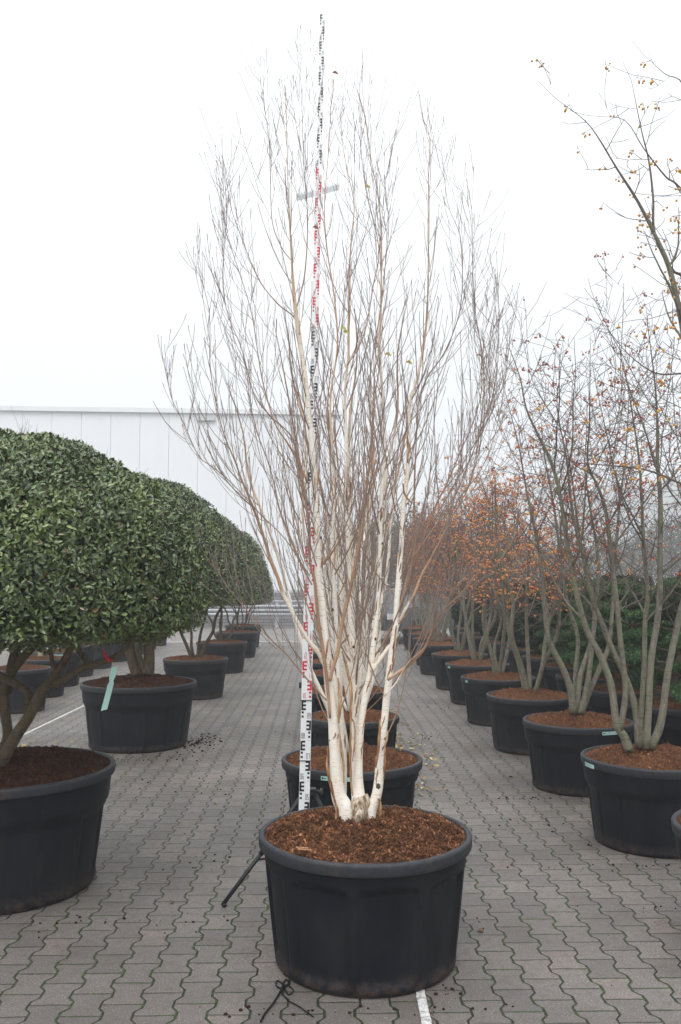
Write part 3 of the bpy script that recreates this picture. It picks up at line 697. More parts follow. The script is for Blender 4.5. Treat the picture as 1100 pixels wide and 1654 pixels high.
# low whippy shoots leaving the stems between knee and head height
for i in range(30):
    k, P, r = allst[rr.randint(0, 5)]; s = arclen(P); x = s[-1]*rr.uniform(.10, .42); b = interp(P, s, x)
    az = rr.uniform(0, 6.28); d = np.array((cos(az)*.9, sin(az)*.7, rr.uniform(.5, 1.1)))
    L = rr.uniform(.5, 1.15); Q, q = shoot(rr, b, d, L, rr.uniform(.002, .004), .17, .03, 14)
    crown.tube(Q, buds(q, rr), 5, tone=np.linspace(.36, .05, len(Q)), cap=False)
    birch_twigs(crown, rr, Q, q, .25, .09, (.12, .4), .16, (.4, .75), True, (0, 0), .2)
crown.obj('crown', M['birch'], bt)
# peeling strips of bark
for (w, dy, pts) in ((4.5, -.03, [(530, 1205), (529, 1240), (538, 1280), (545, 1305), (547, 1322)]), (3, -.04, [(568, 1140), (566, 1200), (567, 1260), (570, 1285)]), (4, -.04, [(614, 1162), (612, 1200), (607, 1240)]),
                     (3, -.04, [(622, 1205), (621, 1235), (620, 1262)]), (3.5, -.04, [(549, 1185), (554, 1225), (556, 1265)]), (5, -.035, [(546, 1095), (549, 1130), (547, 1168)]), (4, -.03, [(552, 1052), (562, 1085), (567, 1120), (566, 1180)]),
                     (4, -.03, [(545, 1300), (544, 1312), (543, 1324)]), (5, -.03, [(612, 1290), (614, 1305), (613, 1320)]), (3, -.03, [(531, 1195), (540, 1200), (547, 1185)]), (2.6, -.03, [(617, 1212), (624, 1198), (626, 1180)]),
                     (3.5, -.03, [(657, 700), (660, 725), (658, 748)]), (3, -.03, [(650, 780), (655, 800), (664, 812)]), (2.6, -.05, [(640, 1010), (637, 1040), (634, 1070)]), (3, -.03, [(497, 640), (500, 660), (503, 690), (504, 705)]), (3, -.03, [(488, 560), (490, 585), (492, 606)]),
                     (2, -.03, [(565, 1150), (573, 1180), (570, 1230)]), (2.4, -.03, [(562, 765), (566, 790), (563, 820)])):
    P = [at(x, y, BY+dy)-off for x, y in pts]; P = smoothline(P, 5); n = len(P)
    wob = np.array([noise.noise(Vector((i*.7, w, dy*50)))*.004 for i in range(n)]); P[:, 1] += wob; P[:, 0] += wob[::-1]
    ww = w*.0017*(.35+.65*np.sin(np.linspace(.1, 3.0, n)))*(1+.5*np.array([noise.noise(Vector((i*1.3, w, 3.1))) for i in range(n)])); MB().tube(P, ww, 8, .5, flat=.3).obj('bark_strip', M['peel'], bt)
for i in range(46):
    k, P, r = allst[rr.randint(0, 5)]; s_ = arclen(P); x = s_[-1]*rr.uniform(.04, .5); n_ = rr.randint(4, 8); az = rr.uniform(-2.4, -.6); L_ = rr.uniform(.03, .13)
    q = []
    for j in range(n_):
        c_ = interp(P, s_, x+L_*j/n_); ri = np.interp(x, s_, r); a_ = az+rr.normal(0, .08)+.12*j; q.append(c_+np.array((cos(a_), sin(a_), 0))*(ri*1.02+.004*(j/n_)**2))
    MB().tube(q, rr.uniform(.0018, .0048)*np.sin(np.linspace(.3, 2.9, n_)), 6, .5, flat=.3).obj('bark_strip', M['peel'], bt)
base = MB()
P = [at(580, 1338, BY)-off, at(581, 1318, BY-.02)-off, at(580, 1300, BY-.015)-off, at(579, 1290, BY-.005)-off]
bp = smoothline(P, 6); br_ = np.interp(np.linspace(0, 1, len(bp)), [0, .3, .6, .85, 1], [.058, .046, .037, .033, .024]); n0 = base.n
base.tube(bp, br_, 28)
bv = base.v[-1]
for i in range(len(bv)):
    c_0 = np.array((bp[0][0], bp[0][1])); dx = bv[i, :2]-c_0; an = math.atan2(dx[1], dx[0]); k_ = .84+.28*noise.noise(Vector((cos(an)*2.6, sin(an)*2.6, bv[i, 2]*14)))+.12*noise.noise(Vector((cos(an)*7, sin(an)*7, bv[i, 2]*30))); bv[i, :2] = c_0+dx*k_
    bv[i, 2] += .016*noise.noise(Vector((cos(an)*3, sin(an)*3, 5)))
P = [at(590, 1322, BY+.02)-off, at(594, 1300, BY)-off, at(588, 1285, BY)-off]; base.tube(smoothline(P, 3), .018, 10)
base.obj('rough_base', M['rough'], bt)
kn = MB()
for x, y, w in ((611, 1270, 5.2), (554, 1280, 3.2), (571, 1045, 3), (606, 1032, 3), (519, 1158, 3.4), (623, 1193, 3), (537, 985, 3), (609, 1290, 2.2), (518, 868, 2.6), (562, 868, 2.6), (618, 878, 2.4), (578, 1277, 2)):
    # knots sit on the skin of the nearest stem
    best = None
    for k, P, r in allst[:5]:
        for i in range(len(P)):
            pj = P[i]+off; c0 = at(x, y, pj[1]); dd = abs(c0[2]-pj[2])+abs(c0[0]-pj[0])*.6
            if best is None or dd < best[0]: best = (dd, k, pj[1]-r[i]*.86, r[i])
    q = at(x, y, best[2])-off; kn.ball(q, w*BY/FPX, sc=(.8, .35, 1.15))
kn.obj('knots', M['osm'], bt)
lf = MB()
def leaf_shape(m, c, L, w, d, up, tone, curl=.2):
    d = d/np.linalg.norm(d); s = np.cross(d, up); s /= np.linalg.norm(s)+1e-9; n = np.cross(s, d)
    P = [c, c+d*L*.35+s*w/2+n*w*curl, c+d*L*.75+s*w*.36+n*w*curl*.6, c+d*L, c+d*L*.75-s*w*.36+n*w*curl*.6, c+d*L*.35-s*w/2+n*w*curl]
    m.add(P, [(0, 1, 2, 3), (0, 3, 4, 5)], tone=tone)
for x, y, tn in ((536, 117, .25), (588, 301, .62), (504, 367, .22), (549, 530, .8), (553, 536, .8), (621, 572, .6), (655, 585, .55)):
    q = at(x, y, BY+.05)-off; leaf_shape(lf, q, .034, .026, np.array((.9, .1, -.25)), np.array((.2, -.8, .6)), tn, .35)
lf.obj('last_leaves', M['deadleaf'], bt, False)

# ------------------------------------------------------------------ birches of the row behind
def row_birch(seed, H=3.35, ns=9):
    rr = np.random.RandomState(seed); t = thing('birch_tree', 'x', 'birch tree', (0, 0, 0), 0, 'birches standing behind the front birch')
    cr = MB()
    for i in range(ns):
        az = i*2*pi/ns+rr.uniform(-.4, .4); spread = rr.uniform(.08, .62)**1.0; h = H*rr.uniform(.8, 1.03)-.5
        P = [(cos(az)*.03, sin(az)*.03, .52)]
        for k in range(1, 9):
            f = k/8; q = spread*(f**.7)*(1+.3*f)
            P.append((cos(az)*(.03+q)+rr.normal(0, .018), sin(az)*(.03+q)+rr.normal(0, .018), .52+h*f))
        P = smoothline(P, 3); n = len(P); u = np.linspace(0, 1, n); r = .0160*(1-u)**.8*rr.uniform(.6, 1.1)+.0016
        MB().tube(P, r, 9, .35+.65*np.clip((r-.005)/.006, 0, 1)).obj('stem', M['birch'], t)
        birch_twigs(cr, rr, P, r, .20, .135, (.45, 1.15), .13, (.35, .7), True, (0, 0), .5)
    cr.obj('crown', M['birch'], t); return t
rb = row_birch(51); rb2 = row_birch(52, 3.2, 8)
rb.location = (.19, 5.52, 0); rb['label'] = 'bare birch in the pot directly behind the front birch'
rb2.location = (.255, 7.2, 0); rb2['label'] = 'second birch behind the front birch, its pale stems seen through it'
for i in range(2, 6):
    x, y = centre[i]
    dup(rb if i % 2 == 0 else rb2, (x, y, 0), 1.1*i, f'{ORD[i]} bare birch behind the front birch, fading into the thicket of twigs', .97-.03*i)

# ------------------------------------------------------------------ crab apples
def crab_twigs(cr, fr, rr, P, rad, start, every, Lr, fruits, fl=(.0, 1.0), ang=(.8, 1.35), zmin=1.2, up=.06, fsz=.0062):
    s = arclen(P); tot = s[-1]; x = tot*start; az = rr.uniform(0, 6)
    while x < tot*.98:
        b = interp(P, s, x); tg = interp(P, s, min(x+.02, tot))-interp(P, s, x-.02); az += 2.4+rr.normal(0, .5)
        d = side_dir(rr, tg, rr.uniform(*ang), az); L = rr.uniform(*Lr)*(1.1-.6*x/tot)
        Q, q = shoot(rr, b, d, L, min(np.interp(x, s, rad)*.6, .0018+.0042*L), up, .10, 8)
        cr.tube(Q, q, 4, np.linspace(.3, 0, len(Q)), cap=False)
        sq = arclen(Q); y = .04
        while y < L*.95:
            b2 = interp(Q, sq, y); d2 = side_dir(rr, interp(Q, sq, min(y+.02, L))-b2+1e-6, rr.uniform(.6, 1.3), rr.uniform(0, 6.28))
            L2 = rr.uniform(.02, .16) if rr.rand() < .75 else rr.uniform(.15, .34)
            Q2, q2 = shoot(rr, b2, d2, L2, .0018, .08, .16, 4, .0011); cr.tube(Q2, q2, 3, .05, cap=False)
            if b2[2] > zmin and rr.rand() < fruits:
                for _ in range(rr.randint(1, 6)):
                    st = Q2[-1]+np.array((rr.normal(0, .012), rr.normal(0, .012), -rr.uniform(.01, .03)))
                    cr.tube([Q2[-1], st], .0007, 3, .1, cap=False); fr.ball(st, rr.uniform(.8, 1.15)*fsz, rr.uniform(0, 1))
            y += rr.uniform(.035, .09)
        x += every*rr.uniform(.6, 1.5)
def crab(seed, stems, fruit, H=3.2, fruits=.35, label='x', loc=(0, 0, 0), every=.085, Lr=(.25, .75), r0=.024, zmin=1.3, fsz=.0062, limb=(.6, 1.25)):
    """stems: None for grown ones, or list of 3-D polylines (local) with radii"""
    rr = np.random.RandomState(seed); t = thing('crab_apple_tree', label, 'crab apple tree', loc, 0, 'crab apples of the right row')
    cr, fr = MB(), MB()
    if stems is None:
        stems = []; ns = rr.randint(4, 7)
        for i in range(ns):
            az = i*2*pi/ns+rr.uniform(-.5, .5); sp = rr.uniform(.22, .50); h = (H-.5)*rr.uniform(.82, 1.02)
            P = [(cos(az)*.04, sin(az)*.04, .50)]
            for k in range(1, 8):
                f = k/7; q = sp*(f**.75); P.append((cos(az)*(.04+q)+rr.normal(0, .035), sin(az)*(.04+q)+rr.normal(0, .035), .50+h*f))
            P = smoothline(P, 3); u = np.linspace(0, 1, len(P)); stems.append((P, r0*rr.uniform(.7, 1.1)*(1-u)**.75+.0022))
    for P, r in stems:
        rk = r*(1+.10*np.array([noise.noise(Vector((i*.9, seed, 0))) for i in range(len(r))]))
        MB().tube(P, rk, 10, np.clip(r/.02, 0, 1)).obj('stem', M['crab'], t)
        crab_twigs(cr, fr, rr, P, r, .30, every, Lr, fruits, zmin=zmin, fsz=fsz)
        s = arclen(P)
        for _ in range(4):   # stout side limbs that rise beside the stem
            x = s[-1]*rr.uniform(.28, .75); b = interp(P, s, x); az = rr.uniform(0, 6.28)
            d = np.array((cos(az)*.8, sin(az)*.8, rr.uniform(.5, 1.0))); L = rr.uniform(*limb)
            Q, q = shoot(rr, b, d, L, np.interp(x, s, r)*.5, .10, .07, 12, .0012)
            cr.tube(Q, q, 6, np.linspace(.7, .1, len(Q)), cap=False)
            crab_twigs(cr, fr, rr, Q, q, .15, every*.9, (Lr[0]*.6, Lr[1]*.65), fruits, zmin=zmin, fsz=fsz)
    cr.obj('crown', M['crab'], t)
    kind(fr.obj('fruit', M[fruit], t), 'stuff')
    return t
def traced(list_, Y, loc, n=4):
    out = []
    for (dy0, dy1, pts) in list_:
        P = []; r = []; y0, y1 = pts[0][1], pts[-1][1]
        for (x, y, w) in pts:
            f = (y0-y)/(y0-y1); YY = Y+dy0+(dy1-dy0)*f; P.append(at(x, y, YY)-np.array(loc)); r.append(w*YY/FPX*(.86 if Y < 7.5 else 1))
        q = smoothline(np.column_stack([np.array(P), r]), n); Pq, rq = q[:, :3], np.maximum(q[:, 3], .0015)
        if Pq[-1, 2] > 1.9:   # let the leader run out into a fine tip
            k = np.linspace(0, 1, len(rq)); rq = rq*(1-.35*k**3)
            E_, e_ = shoot(np.random.RandomState(int(pts[-1][0])), Pq[-1], Pq[-1]-Pq[-3], .035*loc[1], rq[-1], .05, .05, 8, .0009); Pq = np.vstack([Pq, E_[1:]]); rq = np.concatenate([rq, e_[1:]])
        out.append((Pq, rq))
    return out
# nearest tree: its trunk stands outside the frame, its crown leans in at the upper right
locA0 = (2.02, 3.93, 0)
stA0 = traced([(0, -.1, [(1215, 1262, 7), (1190, 1080, 7), (1160, 880, 7), (1130, 700, 6.5), (1108, 560, 6), (1095, 490, 5.4), (1080, 430, 5), (1058, 380, 4), (1030, 325, 3.2), (995, 270, 2.2), (968, 225, 1.6), (945, 195, 1.2), (903, 163, .8)]),
               (.05, .1, [(1225, 1262, 7), (1230, 1000, 7), (1200, 700, 6), (1150, 470, 5), (1090, 440, 2.6), (1058, 380, 2.6), (1055, 320, 2.4), (1048, 260, 2), (1036, 210, 1.4), (1022, 140, .8)]),
               (-.1, -.35, [(1235, 1262, 7), (1250, 1080, 6), (1230, 900, 5), (1180, 815, 3.6), (1100, 781, 2.4), (1040, 758, 1.9), (960, 750, 1.3), (870, 742, .8)]),
               (-.05, -.2, [(1205, 1262, 6), (1210, 900, 5), (1180, 500, 4), (1140, 360, 3), (1095, 300, 2.2), (1075, 285, 1.8), (1040, 240, 1.3), (1010, 195, .9), (968, 188, .6)]),
               (-.1, .1, [(1222, 1262, 6), (1240, 800, 5), (1180, 420, 3), (1130, 250, 2), (1105, 140, 1.4), (1075, 120, 1), (1048, 96, .7)]),
               (.1, .1, [(1222, 1262, 5), (1230, 700, 4), (1160, 620, 3), (1110, 604, 2), (1060, 603, 1.6), (1015, 572, 1.1), (980, 530, .8)])], 3.93, locA0)
crab(61, stA0, 'fruit_y', label='nearest crab apple with yellow fruit, reaching in from the upper right edge', loc=locA0, every=.11, Lr=(.10, .30), limb=(.3, .6), fruits=.75, zmin=2.0, fsz=.0065)
locA = (2.07, 5.5, 0)
stA = traced([(0, .1, [(1016, 1212, 9), (1008, 1190, 8), (996, 1169, 7), (987, 1106, 6.4), (970, 1060, 6), (950, 1023, 5.6), (936, 978, 5.2), (925, 929, 4.8), (918, 890, 4.5), (905, 801, 4), (890, 746, 3.6), (868, 700, 2.8), (850, 660, 2.2), (840, 610, 1.6), (822, 560, .9)]),
              (0, -.1, [(1001, 1180, 6), (1010, 1127, 5.5), (1008, 1085, 5), (1002, 1033, 4.8), (996, 970, 4.6), (988, 907, 4.4), (982, 850, 4), (976, 815, 3.6), (966, 787, 3), (949, 746, 2.5), (952, 690, 2), (953, 590, 1)]),
              (.05, .2, [(1033, 1208, 8), (1027, 1148, 6.5), (1012, 1098, 5.4), (987, 1044, 5), (970, 1000, 4.4), (955, 960, 4), (942, 900, 3.4), (925, 830, 3), (915, 740, 2.2), (900, 660, 1.4), (905, 600, .9)]),
              (.05, .0, [(1035, 1200, 6), (1035, 1160, 5), (1040, 1085, 4.6), (1042, 1002, 4.4), (1046, 960, 4.2), (1040, 880, 3.6), (1036, 800, 3), (1032, 740, 2.4), (1020, 660, 1.6), (1010, 600, 1)]),
              (-.05, -.1, [(1044, 1208, 7), (1048, 1140, 6), (1052, 1065, 5.8), (1062, 1002, 5.6), (1066, 950, 5.4), (1066, 900, 5.2), (1067, 850, 5), (1066, 793, 4.6), (1062, 746, 4), (1062, 690, 3.2), (1058, 620, 2.2), (1048, 540, 1.2)]),
              (0, .2, [(1050, 1208, 8), (1067, 1169, 7), (1079, 1085, 6.2), (1096, 1002, 5.8), (1112, 930, 5), (1125, 840, 4), (1130, 740, 3), (1125, 640, 1.6)])], 5.45, locA)
crab(62, stA, 'fruit_r', label='crab apple with greenish grey stems and small red fruit in the pot at right edge', loc=locA, every=.085, Lr=(.2, .6), fruits=.3, zmin=1.6, fsz=.0065)
locB = (2.03, 6.95, 0)
stB = traced([(0, 0, [(926, 1152, 7), (922, 1115, 6.5), (908, 1077, 5.5), (887, 1035, 4.8), (880, 985, 4.2), (876, 930, 3.6), (866, 860, 3), (850, 790, 2.2), (838, 720, 1.6), (820, 650, .9)]),
              (0, .1, [(930, 1150, 6), (938, 1090, 5), (952, 1048, 4.6), (960, 1010, 4.2), (964, 960, 3.8), (966, 900, 3.2), (955, 830, 2.4), (945, 760, 1.8), (948, 690, 1)]),
              (0, -.1, [(937, 1152, 8), (944, 1128, 6), (950, 1098, 5), (956, 1044, 4.6), (960, 990, 4), (950, 920, 3.4), (935, 860, 2.6), (925, 780, 1.8), (912, 700, 1)]),
              (.05, .3, [(940, 1148, 6), (954, 1113, 5), (970, 1077, 4.6), (983, 1044, 4.2), (989, 985, 3.6), (994, 900, 3), (1000, 820, 2.4), (1010, 740, 1.8), (1015, 660, 1)]),
              (.1, .2, [(928, 1148, 4), (930, 1085, 4.2), (933, 1027, 3.8), (916, 973, 3.4), (905, 900, 2.8), (895, 820, 2.2), (880, 740, 1.4), (875, 690, .9)])], 6.9, locB)
crab(63, stB, 'fruit_o', label='crab apple with crossing mossy stems in the pot with the printed rim label', loc=locB, every=.085, Lr=(.22, .65), fruits=.34, zmin=1.6, fsz=.0075)
c1 = crab(71, None, 'fruit_o', H=2.95, fruits=.85, fsz=.0095, label='crab apple thick with bright orange fruit in the fourth pot of the right row', loc=(2.03, 8.5, 0), every=.10, zmin=1.35)
c2 = crab(72, None, 'fruit_o', H=2.95, fruits=.8, fsz=.0095, label='crab apple full of orange fruit in the fifth pot of the right row', loc=(2.04, 10.1, 0), every=.10, zmin=1.35)
c3 = crab(73, None, 'fruit_r', H=3.0, fruits=.6, fsz=.008, label='crab apple with dull red fruit in the sixth pot of the right row', loc=(2.09, 11.73, 0), every=.10)
for i in range(6, 11):
    x, y = right[i]
    dup((c1, c3, c2)[i % 3], (x, y, 0), 1.3*i, f'crab apple in the {ORD[i]} pot of the right row, hazy among its neighbours', 1.0)

# ------------------------------------------------------------------ clipped evergreens (left row)
def dome_points(rr, n, R, z0, z1, depth, p=2.4, under=.35):
    """points in a shell just below the surface of a clipped parasol dome, with outward normals"""
    nu = int(n*under*.5); nt = n-nu
    a = rr.uniform(0, 2*pi, nt); h = rr.uniform(0, 1, nt)**.85   # h: 0 rim .. 1 top
    # profile r = R*sqrt-ish
    ph = h*pi/2; rx = np.cos(ph)**(2/p); zz = np.sin(ph)**(2/2.2)
    w = rr.rand(nt) < (.25+.75*np.cos(ph)); rx = rx[w]; zz = zz[w]; a = a[w]; ph = ph[w]
    N = np.stack([np.cos(a)*np.cos(ph)/R, np.sin(a)*np.cos(ph)/R, np.sin(ph)/(z1-z0)], -1); N /= np.linalg.norm(N, axis=1)[:, None]
    Pp = np.stack([R*rx*np.cos(a), R*rx*np.sin(a), z0+(z1-z0)*zz], -1)
    a = rr.uniform(0, 2*pi, nu); q = R*.97*np.sqrt(rr.uniform(.12, 1, nu))
    zb = z0-.10*np.sqrt(np.clip(1-(q/R)**2, 0, 1))+.02; Pu = np.stack([q*np.cos(a), q*np.sin(a), zb], -1)
    Nu = np.stack([.5*np.cos(a), .5*np.sin(a), -np.ones(nu)*.8], -1); Nu /= np.linalg.norm(Nu, axis=1)[:, None]
    P = np.concatenate([Pp, Pu]); N = np.concatenate([N, Nu])
    bump = np.array([noise.noise(Vector(tuple(v*2.6)))*.05+noise.noise(Vector(tuple(v*9)))*.022 for v in P])
    P = P+N*bump[:, None]-N*(rr.uniform(0, 1, len(P))**1.6*depth)[:, None]
    return P, N
def scatter_leaves(m, rr, P, N, L, W, tone, spread=.75, curl=.18):
    n = len(P)
    d = rr.normal(0, 1, (n, 3)); d -= (d*N).sum(1)[:, None]*N*.6; d += N*.45+np.array((0, 0, .35)); d /= np.linalg.norm(d, axis=1)[:, None]
    up = N+rr.normal(0, spread*.55, (n, 3)); s = np.cross(d, up); s /= np.linalg.norm(s, axis=1)[:, None]; nn = np.cross(s, d)
    l = (L*rr.uniform(.6, 1.2, n))[:, None]; w = l*W; c = P
    V = np.stack([c, c+d*l*.35+s*w/2+nn*w*curl, c+d*l*.75+s*w*.36+nn*w*curl*.5, c+d*l-nn*w*.15, c+d*l*.75-s*w*.36+nn*w*curl*.5, c+d*l*.35-s*w/2+nn*w*curl], 1).reshape(-1, 3)
    i = np.arange(n)[:, None]*6
    Q = np.concatenate([i+np.array([[0, 1, 2, 3]]), i+np.array([[0, 3, 4, 5]])])
    m.add(V, Q, None, np.repeat(tone, 6))
def evergreen(seed, loc, R, z0, z1, n, L, label, stems, cen=(0, 0), group=GL):
    rr = np.random.RandomState(seed); t = thing('clipped_evergreen', label, 'clipped tree', loc, 0, 'clipped evergreens of the left row')
    for P, r in stems:
        MB().tube(P, r, 12, np.clip(r/.012, 0, 1)).obj('trunk', M['osm'], t)
    inner = MB()
    for P, r in stems:   # limbs that fan out inside the crown
        for _ in range(7):
            az = rr.uniform(0, 6.28); b = P[-1]-(P[-1]-P[-2])*rr.uniform(0, 2.5)
            d = np.array((cos(az)*R*.55, sin(az)*R*.55, z0+.3+rr.uniform(0, .5)*(z1-z0)))-b; Q, q = shoot(rr, b, d, min(np.linalg.norm(d), R*.7)*rr.uniform(.7, 1), r[-1]*.6, .03, .12, 8, .002)
            inner.tube(Q, q, 6, np.linspace(.8, .2, len(Q)))
            for __ in range(5):
                b2 = Q[rr.randint(3, 9)]; Q2, q2 = shoot(rr, b2, rr.normal(0, 1, 3)+np.array((0, 0, .6)), .25, .003, .05, .15, 5); inner.tube(Q2, q2, 4, .2, cap=False)
    inner.obj('branches', M['osm'], t)
    m = MB(); P, N = dome_points(rr, n, R, z0, z1, .10); P[:, :2] += cen
    big = np.array([noise.noise(Vector(tuple(v*3.1+7))) for v in P])
    tone = np.clip(.42+.28*big+rr.normal(0, .17, len(P)), 0, .9); k = rr.rand(len(P)) < .012; tone[k] = rr.uniform(.93, 1, k.sum())
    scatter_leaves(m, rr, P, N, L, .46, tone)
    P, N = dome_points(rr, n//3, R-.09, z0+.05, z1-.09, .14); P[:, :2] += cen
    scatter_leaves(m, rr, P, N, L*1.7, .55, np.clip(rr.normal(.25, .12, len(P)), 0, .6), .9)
    # thin reddish shoots sticking out
    P, N = dome_points(rr, n//38, R, z0, z1, .02); P[:, :2] += cen
    for p_, n_ in zip(P, N):
        Q, q = shoot(rr, p_-n_*.03, n_+rr.normal(0, .7, 3), rr.uniform(.04, .10), .0011, .05, .12, 3, .0007); m.tube(Q, q, 3, .97, cap=False)
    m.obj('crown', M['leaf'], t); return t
locL0 = (-1.70, 4.81, 0)
def tr2(lst, Y, loc): return traced([(a, b, p) for a, b, p in lst], Y, loc)
sL0 = tr2([(-.1, -.25, [(-2, 1240, 13), (8, 1220, 12), (28, 1185, 11), (45, 1160, 10.5), (67, 1118, 10), (92, 1088, 8), (114, 1046, 7), (118, 1020, 6), (124, 985, 4)]),
           (-.25, -.5, [(80, 1108, 7), (100, 1100, 7), (131, 1080, 6.5), (163, 1070, 6), (190, 1058, 5), (218, 1032, 3.6), (235, 1000, 2.5)]),
           (-.2, -.2, [(143, 1075, 5), (134, 1060, 5.5), (124, 1044, 5.5), (118, 1026, 5), (112, 990, 4)]),
           (.0, -.1, [(-4, 1225, 9), (12, 1190, 9), (8, 1150, 9), (6, 1115, 8), (20, 1085, 8), (43, 1055, 8), (72, 1026, 7), (95, 985, 5)]),
           (-.1, -.3, [(45, 1150, 7), (45, 1120, 7.5), (30, 1108, 7.5), (17, 1100, 7.5), (-5, 1088, 7), (-40, 1050, 6), (-60, 1000, 4)]),
           (0, .1, [(12, 1120, 8), (18, 1080, 9), (28, 1040, 9), (33, 1000, 6)]),
           (-.15, -.35, [(92, 1110, 4), (88, 1085, 5), (83, 1060, 4), (80, 1030, 3.5), (82, 1000, 2.5)])], 4.78, locL0)
eL0 = evergreen(81, locL0, 1.06, 1.36, 2.39, 84000, .0305, 'huge clipped dome-shaped evergreen with twisting trunks at the left edge', sL0)
locL1 = (-1.82, 8.8, 0)
sL1 = tr2([(0, 0, [(222, 1090, 9), (216, 1075, 8.5), (208, 1045, 8), (200, 1015, 7), (190, 985, 5)]), (0, .1, [(238, 1090, 11), (241, 1070, 9), (241, 1040, 9), (252, 1020, 9), (270, 995, 6)]), (0, -.1, [(232, 1086, 5), (228, 1070, 5), (222, 1045, 4), (224, 1000, 3)])], 8.8, locL1)
evergreen(82, locL1, .98, 1.42, 2.66, 42000, .034, 'clipped evergreen dome on two thick leaning trunks, second in the left row', sL1)
def ev_stems(seed, ns=4, r=.03, top=1.5, sp=.35):
    rr = np.random.RandomState(seed); out = []
    for i in range(ns):
        az = i*2*pi/ns+rr.uniform(-.4, .4); P = [(cos(az)*.05, sin(az)*.05, .52)]
        for k in range(1, 6): f = k/5; P.append((cos(az)*(.05+sp*f**.8)+rr.normal(0, .02), sin(az)*(.05+sp*f**.8)+rr.normal(0, .02), .52+(top-.52)*f))
        P = smoothline(P, 3); out.append((P, np.linspace(r, r*.5, len(P))*rr.uniform(.7, 1.1)))
    return out
e2 = evergreen(83, (-1.78, 12.4, 0), .88, 1.36, 2.62, 22000, .042, 'hazy clipped evergreen dome, third in the left row', ev_stems(3))
for i, (x, y) in enumerate(left[1:]):
    dup(e2, (x, y, 0), 1.7*(i+1), f'clipped evergreen dome, {ORD[i+3]} in the left row, {"greyed by mist" if i < 2 else "farthest and palest"}', (.98, .86, .84)[i])
# hanging mint label and red ribbon on the first evergreen
tg_ = MB(); P = smoothline([at(185, 1077, 4.36), at(180, 1100, 4.35), at(175, 1120, 4.35), at(168, 1147, 4.34)], 4)
n = len(P); V = []; wd = []
for i, p_ in enumerate(P):
    w = .0145*(1-.35*(1 if i == 4 else 0)); a = .25
    for sgn in (-1, 1):
        for th in (0, .0012): V.append((p_[0]+sgn*w, p_[1]+sgn*w*a+th, p_[2]+sgn*w*.25))
Q = []
for i in range(n-1):
    b = i*4
    Q += [(b, b+4, b+6, b+2), (b+1, b+3, b+7, b+5), (b, b+1, b+5, b+4), (b+2, b+6, b+7, b+3)]
tg_.add(V, Q); tag(tg_.obj('plant_label', M['mint'], None, False), 'long mint-green plastic label hanging from a branch of the left evergreen', 'plant label')
rb_ = MB(); P = smoothline([at(167, 1050, 4.40), at(171, 1060, 4.39), at(177, 1068, 4.38), at(183, 1066, 4.37)], 4); rb_.tube(P, [.006]*4+[.008]*4+[.004]*5, 6, flat=.3)
tag(rb_.obj('ribbon', M['ribbon']), 'red ribbon tied to a branch above the hanging mint label', 'ribbon')
rb_ = MB(); P = smoothline([at(159, 1019, 13.6), at(160, 1028, 13.6), at(160, 1036, 13.6)], 4); rb_.tube(P, .03, 6, flat=.2)
tag(rb_.obj('ribbon', M['ribbon']), 'red ribbon marker hanging among the far-left pots, above the other ribbon', 'ribbon')

# ------------------------------------------------------------------ far-left trees with pale stems
def pale_tree(seed, H, twig, label, loc):
    rr = np.random.RandomState(seed); t = thing('young_tree', label, 'young tree', loc, 0, 'pale-stemmed young trees at far left')
    P = smoothline([(0, 0, .5), (.01, 0, 1.0), (-.01, .01, 1.6), (0, 0, H)], 6); r = np.linspace(.036, .006, len(P))
    MB().tube(P, r, 10, 1.0).obj('trunk', M['pale'], t)
    cr = MB(); birch_twigs(cr, rr, P, r, .45, .055, (.4, .95) if twig else (.25, .5), .12, (.6, 1.1), True, (0, 0), .4)
    cr.obj('crown', M['crab'], t); return t
pt0 = pale_tree(91, 3.6, True, 'thin-twigged tree whose purplish tips show above the left evergreen', (-3.9, 11.2, 0))
pt1 = pale_tree(92, 2.5, False, 'pale trunk rising from the second bark-chip pot at far left', (krow[1][0], krow[1][1], 0))
for i in range(2, 9):
    dup(pt1, (krow[i][0], krow[i][1], 0), i*1.2, f'pale trunk rising from the {ORD[i]} bark-chip pot at far left')

